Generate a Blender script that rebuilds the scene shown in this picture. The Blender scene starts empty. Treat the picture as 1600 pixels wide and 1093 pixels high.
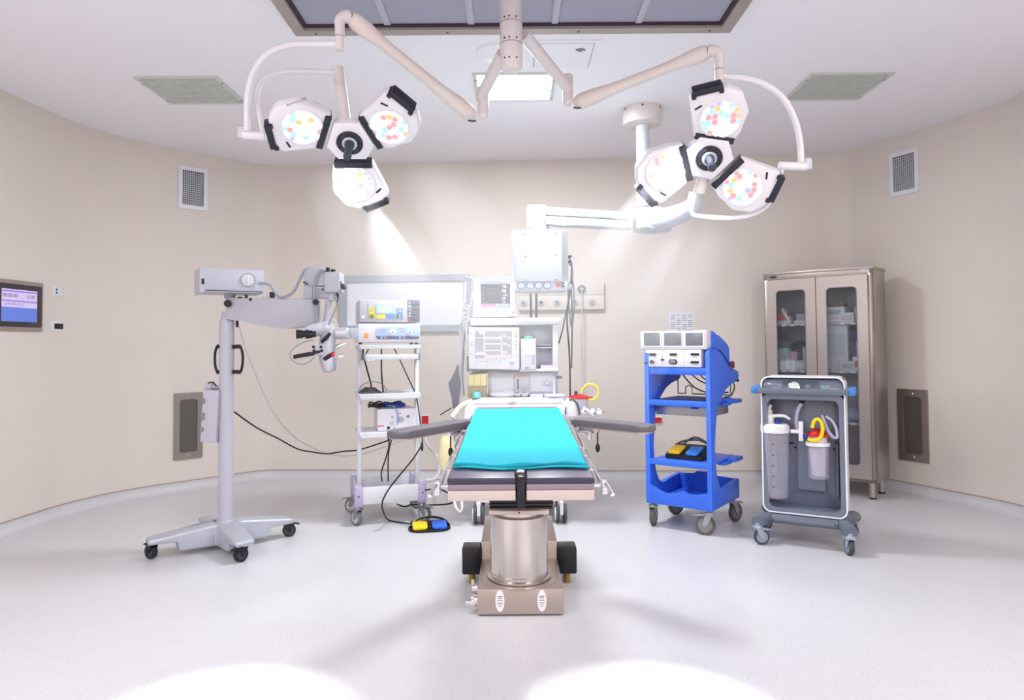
import bpy, bmesh, math, random
from mathutils import Matrix, Vector
random.seed(7)
PI = math.pi
SC = bpy.context.scene
COL = SC.collection
CH = 3.05                                   # ceiling height
CZ = 1.26                                   # camera height

# ---------------------------------------------------------------- camera
FPX, PPX, PPY, PITCH, ROLL = 1067.0, 800.0, 504.0, .034, .0075
_F = Vector((0, math.cos(PITCH), math.sin(PITCH)))
_U0 = Vector((0, -math.sin(PITCH), math.cos(PITCH)))
_R0 = Vector((1, 0, 0))
_R = _R0 * math.cos(ROLL) - _U0 * math.sin(ROLL)
_U = _U0 * math.cos(ROLL) + _R0 * math.sin(ROLL)
cam_d = bpy.data.cameras.new('camera')
cam_d.sensor_width = 36.0
cam_d.lens = 36.0 * FPX / 1600
cam_d.shift_y = (PPY - 546.5) / 1600
cam_d.clip_start = .02
cam = bpy.data.objects.new('camera', cam_d)
COL.objects.link(cam)
cam.matrix_world = Matrix(((_R.x, _U.x, -_F.x, 0), (_R.y, _U.y, -_F.y, 0), (_R.z, _U.z, -_F.z, CZ), (0, 0, 0, 1)))
SC.camera = cam


def ray(px, py):
    return _R * ((px - PPX) / FPX) + _U * ((PPY - py) / FPX) + _F


def D(px, py, Y):
    """the place seen at a pixel of the photograph, Y metres into the room"""
    d = ray(px, py)
    return Vector((0, 0, CZ)) + d * (Y / d.y)


def G(px, py, z=0):
    d = ray(px, py)
    return Vector((0, 0, CZ)) + d * ((z - CZ) / d.z)


# ---------------------------------------------------------------- materials
def lin(c):
    return tuple((x / 255 / 12.92) if x / 255 <= .04045 else ((x / 255 + .055) / 1.055) ** 2.4 for x in c)


_mats = {}


def M(name, c=(200, 200, 200), rough=.45, metal=0., noise=.03, scale=40., bump=0., coat=0., trans=0., ior=1.45,
      emit=0., ecol=None, alpha=1., stretch=None, sss=0., spec=.5):
    """plain procedural surface: a principled shader whose colour and gloss drift a little with a noise texture"""
    if name in _mats:
        return _mats[name]
    m = bpy.data.materials.new(name)
    m.use_nodes = True
    nt = m.node_tree
    b = nt.nodes['Principled BSDF']
    base = lin(c)
    b.inputs['Roughness'].default_value = rough
    b.inputs['Metallic'].default_value = metal
    b.inputs['IOR'].default_value = ior
    b.inputs['Specular IOR Level'].default_value = spec
    b.inputs['Coat Weight'].default_value = coat
    b.inputs['Transmission Weight'].default_value = trans
    b.inputs['Alpha'].default_value = alpha
    tc = nt.nodes.new('ShaderNodeTexCoord')
    mp = nt.nodes.new('ShaderNodeMapping')
    nt.links.new(tc.outputs['Object'], mp.inputs['Vector'])
    if stretch:
        mp.inputs['Scale'].default_value = stretch
    nz = nt.nodes.new('ShaderNodeTexNoise')
    nz.inputs['Scale'].default_value = scale
    nz.inputs['Detail'].default_value = 3
    nt.links.new(mp.outputs['Vector'], nz.inputs['Vector'])
    mx = nt.nodes.new('ShaderNodeMix')
    mx.data_type = 'RGBA'
    mx.inputs['A'].default_value = tuple(max(0, x * (1 - noise)) for x in base) + (1,)
    mx.inputs['B'].default_value = tuple(min(1, x * (1 + noise)) for x in base) + (1,)
    nt.links.new(nz.outputs['Fac'], mx.inputs['Factor'])
    nt.links.new(mx.outputs['Result'], b.inputs['Base Color'])
    if stretch:
        mr = nt.nodes.new('ShaderNodeMapRange')
        mr.inputs['To Min'].default_value = max(.05, rough - .08)
        mr.inputs['To Max'].default_value = rough + .08
        nt.links.new(nz.outputs['Fac'], mr.inputs['Value'])
        nt.links.new(mr.outputs['Result'], b.inputs['Roughness'])
    if bump:
        bp = nt.nodes.new('ShaderNodeBump')
        bp.inputs['Strength'].default_value = bump
        bp.inputs['Distance'].default_value = .002
        nt.links.new(nz.outputs['Fac'], bp.inputs['Height'])
        nt.links.new(bp.outputs['Normal'], b.inputs['Normal'])
    if emit:
        b.inputs['Emission Color'].default_value = lin(ecol or c) + (1,)
        b.inputs['Emission Strength'].default_value = emit
    _mats[name] = m
    return m


def nodes_of(m):
    nt = m.node_tree
    return nt, nt.nodes['Principled BSDF'], nt.nodes


def clear_glass(name, tint=(235, 240, 245), rough=.03, mixf=.82):
    """thin clear sheet: mostly transparent with a glossy film"""
    if name in _mats:
        return _mats[name]
    m = bpy.data.materials.new(name)
    m.use_nodes = True
    nt = m.node_tree
    nt.nodes.clear()
    o = nt.nodes.new('ShaderNodeOutputMaterial')
    t = nt.nodes.new('ShaderNodeBsdfTransparent')
    t.inputs['Color'].default_value = lin(tint) + (1,)
    g = nt.nodes.new('ShaderNodeBsdfPrincipled')
    g.inputs['Base Color'].default_value = lin(tint) + (1,)
    g.inputs['Roughness'].default_value = rough
    nz = nt.nodes.new('ShaderNodeTexNoise')
    nz.inputs['Scale'].default_value = 6
    mr = nt.nodes.new('ShaderNodeMapRange')
    mr.inputs['To Min'].default_value = 1 - mixf - .03
    mr.inputs['To Max'].default_value = 1 - mixf + .03
    nt.links.new(nz.outputs['Fac'], mr.inputs['Value'])
    mx = nt.nodes.new('ShaderNodeMixShader')
    nt.links.new(mr.outputs['Result'], mx.inputs['Fac'])
    nt.links.new(t.outputs[0], mx.inputs[1])
    nt.links.new(g.outputs[0], mx.inputs[2])
    nt.links.new(mx.outputs[0], o.inputs['Surface'])
    _mats[name] = m
    return m


# ---------------------------------------------------------------- matrices
def T(x=0, y=0, z=0):
    return Matrix.Translation((x, y, z))


def RX(a):
    return Matrix.Rotation(math.radians(a), 4, 'X')


def RY(a):
    return Matrix.Rotation(math.radians(a), 4, 'Y')


def RZ(a):
    return Matrix.Rotation(math.radians(a), 4, 'Z')


FRONT = RX(90)                                                   # plan x,y -> x,z ; thickness towards -y
SIDE = Matrix(((0, 0, 1, 0), (1, 0, 0, 0), (0, 1, 0, 0), (0, 0, 0, 1)))   # plan x,y -> y,z ; thickness towards +x


def basis(o, zdir, up=(0, 0, 1)):
    """frame at o whose z axis is zdir and whose y axis is as near up as can be"""
    z = Vector(zdir).normalized()
    x = Vector(up).cross(z)
    if x.length < 1e-5:
        x = Vector((1, 0, 0))
    x.normalize()
    y = z.cross(x)
    return Matrix(((x.x, y.x, z.x, o[0]), (x.y, y.y, z.y, o[1]), (x.z, y.z, z.z, o[2]), (0, 0, 0, 1)))


def rrect(w, h, r, n=5, cx=0, cy=0):
    r = min(r, w / 2 - 1e-4, h / 2 - 1e-4)
    out = []
    for (sx, sy, a0) in ((1, 1, 0), (-1, 1, 90), (-1, -1, 180), (1, -1, 270)):
        for k in range(n + 1):
            a = math.radians(a0 + 90 * k / n)
            out.append((cx + sx * (w / 2 - r) + r * math.cos(a), cy + sy * (h / 2 - r) + r * math.sin(a)))
    return out


def circle(r, n=32, cx=0, cy=0):
    return [(cx + r * math.cos(2 * PI * k / n), cy + r * math.sin(2 * PI * k / n)) for k in range(n)]


def catmull(pts, k=6, closed=False):
    P = [Vector(p) for p in pts]
    n = len(P)
    out = []
    rng = range(n if closed else n - 1)
    for i in rng:
        p1, p2 = P[i], P[(i + 1) % n]
        p0 = P[i - 1] if (i > 0 or closed) else p1 * 2 - p2
        p3 = P[(i + 2) % n] if (i + 2 < n or closed) else p2 * 2 - p1
        for j in range(k):
            t = j / k
            out.append(.5 * ((2 * p1) + (p2 - p0) * t + (2 * p0 - 5 * p1 + 4 * p2 - p3) * t * t + (3 * p1 - p0 - 3 * p2 + p3) * t ** 3))
    if not closed:
        out.append(P[-1])
    return out


class MB:
    def __init__(s, mat=None):
        s.v, s.f, s.fm, s.mats, s.cur = [], [], [], [], mat
        s.X = Matrix.Identity(4)

    def mi(s, m):
        m = m or s.cur
        if m not in s.mats:
            s.mats.append(m)
        return s.mats.index(m)

    def add(s, vs, fs, m=None, mx=None):
        k = len(s.v)
        X = s.X @ mx if mx is not None else s.X
        s.v += [X @ Vector(v) for v in vs]
        i = s.mi(m)
        s.f += [tuple(k + a for a in f) for f in fs]
        s.fm += [i] * len(fs)
        return s

    def from_bm(s, bm, m, mx=None):
        bm.verts.index_update()
        s.add([v.co.copy() for v in bm.verts], [[v.index for v in f.verts] for f in bm.faces], m, mx)
        bm.free()
        return s

    def box(s, c, d, m=None, b=0., mx=None, rz=0, seg=2):
        bm = bmesh.new()
        bmesh.ops.create_cube(bm, size=1)
        for v in bm.verts:
            v.co = Vector((v.co.x * d[0], v.co.y * d[1], v.co.z * d[2]))
        if b:
            bmesh.ops.bevel(bm, geom=list(bm.edges), offset=min(b, min(d) * .49), segments=seg, profile=.5, affect='EDGES')
        X = T(*c) @ RZ(rz)
        return s.from_bm(bm, m, mx @ X if mx is not None else X)

    def prism(s, poly, h, m=None, mx=None, b=0., seg=2, z0=0.):
        """closed outline extruded along z"""
        n = len(poly)
        a = sum(poly[i][0] * poly[(i + 1) % n][1] - poly[(i + 1) % n][0] * poly[i][1] for i in range(n))
        if a < 0:
            poly = poly[::-1]
        if not b:
            vs = [(x, y, z0) for x, y in poly] + [(x, y, z0 + h) for x, y in poly]
            fs = [tuple(range(n - 1, -1, -1)), tuple(range(n, 2 * n))] + [(i, (i + 1) % n, n + (i + 1) % n, n + i) for i in range(n)]
            return s.add(vs, fs, m, mx)
        bm = bmesh.new()
        lo = [bm.verts.new((x, y, z0)) for x, y in poly]
        hi = [bm.verts.new((x, y, z0 + h)) for x, y in poly]
        f0 = bm.faces.new(lo[::-1])
        f1 = bm.faces.new(hi)
        for i in range(n):
            bm.faces.new((lo[i], lo[(i + 1) % n], hi[(i + 1) % n], hi[i]))
        es = set(f0.edges) | set(f1.edges)
        bmesh.ops.bevel(bm, geom=list(es), offset=b, segments=seg, profile=.5, affect='EDGES')
        return s.from_bm(bm, m, mx)

    def ring(s, outer, inner, h, m=None, mx=None, z0=0.):
        """frame between two outlines with the same number of points"""
        n = len(outer)
        vs = [(x, y, z) for z in (z0, z0 + h) for lp in (outer, inner) for x, y in lp]
        O0, I0, O1, I1 = 0, n, 2 * n, 3 * n
        fs = []
        for i in range(n):
            j = (i + 1) % n
            fs += [(O1 + i, O1 + j, I1 + j, I1 + i), (O0 + j, O0 + i, I0 + i, I0 + j), (O0 + i, O0 + j, O1 + j, O1 + i), (I0 + j, I0 + i, I1 + i, I1 + j)]
        return s.add(vs, fs, m, mx)

    def cyl(s, p0, p1, r, m=None, r1=None, n=24, b=0.):
        p0, p1 = Vector(p0), Vector(p1)
        L = (p1 - p0).length
        r1 = r if r1 is None else r1
        pr = [(0, 0), (r - b, 0), (r, b), (r1, L - b), (r1 - b, L), (0, L)] if b else [(0, 0), (r, 0), (r1, L), (0, L)]
        up = (0, 0, 1) if abs((p1 - p0).normalized().z) < .95 else (0, 1, 0)
        return s.lathe(pr, m, basis(p0, p1 - p0, up), n)

    def lathe(s, prof, m=None, mx=None, n=32, sq=None):
        vs, fs, rows = [], [], []
        for r, z in prof:
            if r <= 1e-7:
                rows.append([len(vs)])
                vs.append((0, 0, z))
            else:
                rows.append(list(range(len(vs), len(vs) + n)))
                vs += [(r * math.cos(2 * PI * k / n), r * math.sin(2 * PI * k / n) * (sq or 1), z) for k in range(n)]
        for a, b in zip(rows, rows[1:]):
            for k in range(n):
                j = (k + 1) % n
                if len(a) == 1 and len(b) == 1:
                    break
                if len(a) == 1:
                    fs.append((a[0], b[j], b[k]))
                elif len(b) == 1:
                    fs.append((a[k], a[j], b[0]))
                else:
                    fs.append((a[k], a[j], b[j], b[k]))
        return s.add(vs, fs, m, mx)

    def tube(s, pts, r, m=None, n=10, smooth=0, closed=False, mx=None, sq=None):
        P = catmull(pts, smooth, closed) if smooth else [Vector(p) for p in pts]
        k = len(P)
        if not callable(r):
            if isinstance(r, (list, tuple)):
                rl = list(r)
                def r(t):
                    q = t * (len(rl) - 1)
                    i = min(int(q), len(rl) - 2)
                    return rl[i] + (rl[i + 1] - rl[i]) * (q - i)
            else:
                r0 = r
                def r(t): return r0
        vs, fs = [], []
        nrm = None
        for i, p in enumerate(P):
            if closed:
                t = P[(i + 1) % k] - P[i - 1]
            else:
                t = P[min(i + 1, k - 1)] - P[max(i - 1, 0)]
            t = t.normalized() if t.length > 1e-9 else Vector((0, 0, 1))
            if nrm is None:
                nrm = t.orthogonal().normalized() if sq is None else (Vector(sq[1]) - t * Vector(sq[1]).dot(t)).normalized()
            nrm = (nrm - t * nrm.dot(t)).normalized()
            bn = t.cross(nrm)
            rr = r(i / max(1, k - 1))
            for q in range(n):
                a = 2 * PI * q / n
                vs.append(p + nrm * (rr * math.cos(a)) + bn * (rr * math.sin(a) * (sq[0] if sq else 1)))
        for i in range(k if closed else k - 1):
            i2 = (i + 1) % k
            for q in range(n):
                q2 = (q + 1) % n
                fs.append((i * n + q, i * n + q2, i2 * n + q2, i2 * n + q))
        if not closed:
            fs += [tuple(range(n - 1, -1, -1)), tuple((k - 1) * n + q for q in range(n))]
        return s.add(vs, fs, m, mx)

    def ball(s, c, r, m=None, n=16, mx=None):
        rx, ry, rz = r if isinstance(r, (tuple, list)) else (r, r, r)
        pr = [(math.sin(PI * k / (n // 2)), -math.cos(PI * k / (n // 2))) for k in range(n // 2 + 1)]
        pr[0], pr[-1] = (0, -1), (0, 1)
        X = T(*c) @ Matrix.Diagonal((rx, ry, rz, 1))
        return s.lathe(pr, m, mx @ X if mx is not None else X, n)

    def torus(s, R, r, m=None, mx=None, n=32, k=10, a0=0, a1=360):
        full = abs(a1 - a0) >= 360
        cnt = n if full else n + 1
        pts = [(R * math.cos(math.radians(a0 + (a1 - a0) * i / n)), R * math.sin(math.radians(a0 + (a1 - a0) * i / n)), 0) for i in range(cnt)]
        return s.tube(pts, r, m, k, closed=full, mx=mx)

    def text(s, string, size, m=None, mx=None, align='LEFT', depth=.0004):
        cu = bpy.data.curves.new('t', 'FONT')
        cu.body, cu.size, cu.align_x, cu.extrude, cu.resolution_u = string, size, align, depth, 2
        o = bpy.data.objects.new('t', cu)
        COL.objects.link(o)
        dg = bpy.context.evaluated_depsgraph_get()
        me = bpy.data.meshes.new_from_object(o.evaluated_get(dg))
        s.add([v.co.copy() for v in me.vertices], [tuple(p.vertices) for p in me.polygons], m, mx)
        bpy.data.objects.remove(o)
        bpy.data.curves.remove(cu)
        bpy.data.meshes.remove(me)
        return s

    def mesh(s, name, ang=38):
        me = bpy.data.meshes.new(name)
        me.from_pydata([tuple(v) for v in s.v], [], s.f)
        for m in s.mats:
            me.materials.append(m)
        me.polygons.foreach_set('material_index', s.fm)
        me.polygons.foreach_set('use_smooth', [True] * len(s.f))
        me.update()
        bm = bmesh.new()
        bm.from_mesh(me)
        bmesh.ops.recalc_face_normals(bm, faces=bm.faces)
        bm.to_mesh(me)
        bm.free()
        me.set_sharp_from_angle(angle=math.radians(ang))
        return me


# ---------------------------------------------------------------- objects
def tag(o, label=None, cat=None, group=None, kind=None):
    for k, v in (('label', label), ('category', cat), ('group', group), ('kind', kind)):
        if v:
            o[k] = v
    return o


def thing(name, loc, rz, label, cat, group=None):
    o = bpy.data.objects.new(name, None)
    o.empty_display_size = .05
    COL.objects.link(o)
    o.location = loc
    o.rotation_euler = (0, 0, math.radians(rz))
    return tag(o, label, cat, group)


def part(mb, name, parent, label=None, stuff=False, ang=38):
    o = bpy.data.objects.new(name, mb.mesh(name, ang))
    COL.objects.link(o)
    o.parent = parent
    return tag(o, label, None, None, 'stuff' if stuff else None)


def solo(mb, name, label, cat, group=None, kind=None, loc=(0, 0, 0), rz=0, ang=38):
    o = bpy.data.objects.new(name, mb.mesh(name, ang))
    COL.objects.link(o)
    o.location = loc
    o.rotation_euler = (0, 0, math.radians(rz))
    return tag(o, label, cat, group, kind)


def structure(mb, name, label=None, ang=38):
    o = bpy.data.objects.new(name, mb.mesh(name, ang))
    COL.objects.link(o)
    return tag(o, label, None, None, 'structure')


def copy_tree(o, parent=None, loc=None, rz=None, label=None):
    c = o.copy()
    COL.objects.link(c)
    if parent:
        c.parent = parent
    if loc is not None:
        c.location = loc
    if rz is not None:
        c.rotation_euler = (0, 0, math.radians(rz))
    if label:
        c['label'] = label
    for ch in list(o.children):
        copy_tree(ch, c)
    return c


# ---------------------------------------------------------------- palette
WHITE = M('white_enamel', (232, 233, 238), .35)
WARMWHITE = M('warm_white_enamel', (231, 222, 219), .38)
PLASTIC = M('white_plastic', (238, 239, 242), .42)
LGREY = M('light_grey_plastic', (200, 203, 210), .4)
MGREY = M('mid_grey_plastic', (128, 132, 142), .42)
DGREY = M('dark_grey_plastic', (70, 72, 80), .45)
BLACK = M('black_rubber', (26, 26, 30), .5)
GLOSSBLACK = M('black_plastic', (22, 22, 28), .3)
CHROME = M('chrome', (225, 226, 230), .12, 1.)
STEEL = M('brushed_steel', (186, 178, 172), .33, 1., .06, 30, stretch=(1, 1, 40))
STEELH = M('brushed_steel_level', (200, 190, 183), .36, 1., .06, 30, stretch=(40, 1, 1))
SILVER = M('silver_lacquer', (190, 194, 206), .32, .35)
BLUE = M('blue_plastic', (56, 110, 230), .38)
DBLUE = M('deep_blue_plastic', (30, 60, 170), .4)
YELLOW = M('yellow_plastic', (244, 208, 20), .4)
RED = M('red_plastic', (222, 40, 36), .4)
ORANGE = M('orange_plastic', (240, 130, 30), .4)
CLEAR = clear_glass('clear_plastic', (238, 238, 246), .08, .86)
HAZYCLEAR = clear_glass('hazy_plastic', (250, 250, 254), .25, .74)
GLASS = clear_glass('cabinet_glass', (238, 240, 242), .02, .955)
INK = M('printing_ink', (60, 62, 80), .6)
LINK = M('pale_printing_ink', (140, 146, 170), .6)


def caster(parent, x, y, r, rz=0, top=None, fork=MGREY, tyre=DGREY, hub=LGREY, pedal=True, w=.026, z0=0., name='caster'):
    """swivel castor: stem, fork and brake pedal, with the wheel as a part of its own"""
    top = top or 2 * r + .035
    X = T(x, y, z0) @ RZ(rz)
    a = MB(fork)
    a.X = X
    off = r * .45
    a.cyl((0, 0, 2 * r + .004), (0, 0, top), .014)
    a.lathe([(0, 2 * r + .022), (.022, 2 * r + .022), (.028, 2 * r + .014), (.028, 2 * r + .003), (0, 2 * r + .003)], n=20)
    for sx in (-1, 1):
        poly = [(-.022, 2 * r + .01), (.024, 2 * r + .01), (off + .016, r + .002), (off, r - .014), (off - .016, r + .002)]
        a.prism(poly, .005, None, T(sx * (w / 2 + .0045) - .0025, 0, 0) @ SIDE, .0012)
    a.prism([(-.028, 2 * r + .004), (off + r * .7, 2 * r - .008), (off + r * .7, 2 * r + .002), (0, 2 * r + .018), (-.028, 2 * r + .014)], w + .014, None, T(-(w + .014) / 2, 0, 0) @ SIDE, .002)
    if pedal:
        a.prism(rrect(.026, .05, .008), .007, None, T(0, off + r * .7 + .012, 2 * r - .006) @ RX(-14), .002)
    a.cyl((-w / 2 - .009, off, r), (w / 2 + .009, off, r), .007)
    c = part(a, name, parent)
    wb = MB(tyre)
    wb.X = X @ T(0, off, r) @ RY(90)
    h = w / 2
    wb.lathe([(r * .74, -h), (r * .94, -h), (r, -h * .55), (r, h * .55), (r * .94, h), (r * .74, h)], tyre, n=32)
    wb.lathe([(0, -h * .8), (r * .3, -h * .9), (r * .74, -h * .7), (r * .76, -h)], hub, n=32)
    wb.lathe([(0, h * .8), (r * .3, h * .9), (r * .74, h * .7), (r * .76, h)], hub, n=32)
    part(wb, 'wheel', c)
    return c


def screw(mb, p, nrm, r=.004, m=None):
    p = Vector(p)
    n = Vector(nrm).normalized()
    mb.cyl(p - n * .001, p + n * .0015, r, m or DGREY, n=10)


def cable(name, pts, r, mat, label, cat='cable', group=None, smooth=8):
    return solo(MB(mat).tube(pts, r, None, 8, smooth), name, label, cat, group)
# ================================================================ THE ROOM
def wall_mat():
    m = M('wall_paint', (227, 218, 210), .55, 0, .012, 3., .05)
    return m


def floor_mat():
    """pale vinyl with fine dark and warm flecks"""
    m = M('speckled_vinyl', (208, 208, 212), .34, 0, .02, 6.)
    nt, b, N = nodes_of(m)
    if 'flecks' in N:
        return m
    src = b.inputs['Base Color'].links[0].from_socket
    tc = N.new('ShaderNodeTexCoord')
    def fleck(scale, lo, hi, col, fac, src):
        v = N.new('ShaderNodeTexVoronoi')
        v.inputs['Scale'].default_value = scale
        nt.links.new(tc.outputs['Object'], v.inputs['Vector'])
        n2 = N.new('ShaderNodeTexNoise')
        n2.inputs['Scale'].default_value = scale * .7
        nt.links.new(tc.outputs['Object'], n2.inputs['Vector'])
        ad = N.new('ShaderNodeMath')
        ad.operation = 'MULTIPLY_ADD'
        ad.inputs[1].default_value = -.55
        nt.links.new(n2.outputs['Fac'], ad.inputs[0])
        nt.links.new(v.outputs['Distance'], ad.inputs[2])
        r = N.new('ShaderNodeMapRange')
        r.inputs['From Min'].default_value, r.inputs['From Max'].default_value = lo, hi
        r.inputs['To Min'].default_value, r.inputs['To Max'].default_value = fac, 0
        nt.links.new(ad.outputs[0], r.inputs['Value'])
        mx = N.new('ShaderNodeMix')
        mx.data_type = 'RGBA'
        mx.inputs['B'].default_value = lin(col) + (1,)
        nt.links.new(r.outputs['Result'], mx.inputs['Factor'])
        nt.links.new(src, mx.inputs['A'])
        return mx.outputs['Result']
    s = fleck(85, -.20, -.10, (150, 143, 143), .75, src)
    s = fleck(150, -.20, -.12, (242, 240, 244), .6, s)
    s = fleck(48, -.27, -.23, (120, 110, 108), .7, s)
    nt.links.new(s, b.inputs['Base Color'])
    f = N.new('NodeFrame')
    f.name = 'flecks'
    return m


WALL = wall_mat()
FLOOR = floor_mat()
CEIL = M('ceiling_paint', (248, 246, 250), .6, 0, .01, 4., .03)
FLAT = [Vector(p) for p in ((-4.0, -2.3), (-3.43, 5.62), (-2.42, 6.67), (3.10, 6.38), (3.70, 5.05), (3.75, -2.3))]
BENDS = [0, .55, .16, .16, .30, 0]


def bend(i):
    """points round corner i of the plan, in two halves"""
    p, t = FLAT[i], BENDS[i]
    if not t:
        return [p], [p]
    a = p + (FLAT[i - 1] - p).normalized() * t
    b = p + (FLAT[i + 1] - p).normalized() * t
    q = []
    for k in range(13):
        s = k / 12
        q.append(a * (1 - s) ** 2 + p * 2 * s * (1 - s) + b * s * s)
    return q[:7], q[6:]


runs = []
for i in range(5):
    runs.append(bend(i)[1] + bend(i + 1)[0])
runs.append([FLAT[5], FLAT[0]])
SIDES = ['left', 'left_chamfer', 'back', 'right_chamfer', 'right', 'front']


def offset(line, d):
    out = []
    for i, p in enumerate(line):
        t = (line[min(i + 1, len(line) - 1)] - line[max(i - 1, 0)]).normalized()
        out.append(p + Vector((-t.y, t.x)) * d)
    return out


COVE = M('cove_edge', (176, 160, 152), .5)
for nm, ln in zip(SIDES, runs):
    o = offset(ln, .12)
    structure(MB(WALL).prism([tuple(p) for p in ln] + [tuple(p) for p in o[::-1]], CH + .1), 'wall_' + nm, ang=25)
    prof = [(0, .075), (-.006, .075), (-.006, .06), (-.012, .034), (-.026, .014), (-.05, .003), (-.06, .0), (0, 0)]
    vs, fs, k = [], [], len(prof)
    for off, z in prof:
        vs += [(p.x, p.y, z) for p in offset(ln, off)]
    n = len(ln)
    for a in range(k - 1):
        fs += [(a * n + i, a * n + i + 1, (a + 1) * n + i + 1, (a + 1) * n + i) for i in range(n - 1)]
    mb = MB(FLOOR).add(vs, fs, FLOOR)
    vs = [(p.x, p.y, z) for off, z in ((0, .083), (-.009, .081), (-.009, .075), (0, .075)) for p in offset(ln, off)]
    mb.add(vs, [(a * n + i, a * n + i + 1, (a + 1) * n + i + 1, (a + 1) * n + i) for a in range(3) for i in range(n - 1)], COVE)
    structure(mb, 'baseboard_' + nm, ang=60)
plan = [tuple(p) for ln in runs[:5] for p in offset(ln, .06)]
structure(MB(FLOOR).prism(plan, .1, z0=-.1), 'floor')
structure(MB(CEIL).prism(plan, .1, z0=CH), 'ceiling')


def W(px, py, seg):
    """the place on a wall seen at a pixel of the photograph"""
    a, b = FLAT[seg], FLAT[seg + 1]
    d = ray(px, py)
    e = b - a
    # (a + s e) = t d
    det = -e.x * d.y + e.y * d.x
    t = (-e.x * a.y + e.y * a.x) / det
    return Vector((0, 0, CZ)) + d * t


def wall_rz(seg):
    e = FLAT[seg + 1] - FLAT[seg]
    return math.degrees(math.atan2(e.y, e.x))


def wall_size(x0, y0, x1, y1, seg):
    """centre, width and height on a wall of what spans these pixels"""
    xm, ym = (x0 + x1) / 2, (y0 + y1) / 2
    return W(xm, ym, seg), (W(x0, ym, seg) - W(x1, ym, seg)).length, (W(xm, y0, seg) - W(xm, y1, seg)).length


# ---------------------------------------------------------------- wall air grilles high up
DARKGAP = M('grille_gap', (38, 38, 42), .8)
for (x0, y0, x1, y1, seg, lab) in ((279, 261, 323.5, 327.5, 1, 'white egg-crate air grille high on the wall, above the microscope lamp box'),
                                   (1391, 235, 1435, 304, 3, 'white egg-crate air grille high on the wall, beside the top of the steel cabinet')):
    c, w, h = wall_size(x0, y0, x1, y1, seg)
    t = thing('air_grille', c, wall_rz(seg), lab, 'vent', 'high wall air grilles')
    part(MB(WHITE).ring(rrect(w, h, .008), rrect(w * .74, h * .80, .004), .014, None, FRONT), 'frame', t)
    part(MB(DARKGAP).prism(rrect(w * .76, h * .82, .004), .002, None, FRONT), 'duct_mouth', t)
    g = MB(LGREY)
    nx, nz = 11, 17
    for k in range(1, nx):
        g.box((-w * .37 + w * .74 * k / nx, -.008, 0), (.0045, .008, h * .8))
    for k in range(1, nz):
        g.box((0, -.0075, -h * .40 + h * .80 * k / nz - .004), (w * .74, .006, .0062))
    part(g, 'blade_grid', t)

# ---------------------------------------------------------------- low steel extract panels
MESHG = M('extract_mesh', (104, 99, 97), .55, .4, .12, 220.)
DULL = M('dull_steel', (168, 158, 151), .42, .75, .07, 26, stretch=(1, 1, 30))
for (x0, y0, x1, y1, seg, lab) in ((271.5, 613, 316, 716, 1, 'steel extract grille low on the wall behind the microscope stand'),
                                   (1404.5, 608, 1451, 720, 3, 'steel extract grille low on the wall next to the steel cabinet')):
    c, w, h = wall_size(x0, y0, x1, y1, seg)
    t = thing('extract_grille', c, wall_rz(seg), lab, 'vent', 'low wall extract grilles')
    part(MB(DULL).ring(rrect(w, h, .006), rrect(w * .62, h * .80, .03), .016, None, FRONT), 'frame', t)
    part(MB(MESHG).prism(rrect(w * .64, h * .82, .03), .008, None, FRONT), 'filter_mesh', t)
    for s in (-1, 1):
        part(MB(CHROME).cyl((0, -.012, s * h * .44), (0, -.022, s * h * .44), .012, b=.003), 'latch', t)

# ---------------------------------------------------------------- control screen on the left wall
c, w, h = wall_size(-14, 438, 66.5, 517, 0)
t = thing('wall_control_screen', c, wall_rz(0), 'touch screen with timer and room readings in a steel frame on the wall', 'screen')
part(MB(STEEL).prism(rrect(w, h, .006), .012, None, FRONT, .003), 'back_plate', t)
part(MB(M('screen_bezel', (62, 56, 62), .4)).prism(rrect(w * .90, h * .84, .01), .010, None, T(0, -.012, 0) @ FRONT, .003), 'bezel', t)
SCR_L = M('screen_lilac', (204, 192, 230), .4, emit=.34)
SCR_B = M('screen_blue', (96, 122, 206), .4, emit=.36)
SCR_P = M('screen_purple', (140, 120, 200), .4, emit=.4)
sw, sh = w * .69, h * .63
s = MB(SCR_L)
X0 = T(0, -.022, 0) @ FRONT
s.prism(rrect(sw, sh, .002), .001, SCR_L, X0)
s.prism(rrect(sw, sh * .44, .002, cy=-sh * .28), .0016, SCR_B, X0)
for yy in (.44, .135):
    s.prism(rrect(sw * .98, sh * .045, .001, cy=sh * yy), .0015, SCR_P, X0)
s.text('00:00:00', sh * .17, INK, X0 @ T(-sw * .48, sh * .25, .001))
s.text('15:38', sh * .15, INK, X0 @ T(sw * .18, sh * .25, .001))
s.text('1.8 Pa  42 %  22 °C', sh * .10, INK, X0 @ T(-sw * .44, sh * .005, .001))
part(s, 'display', t)

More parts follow.
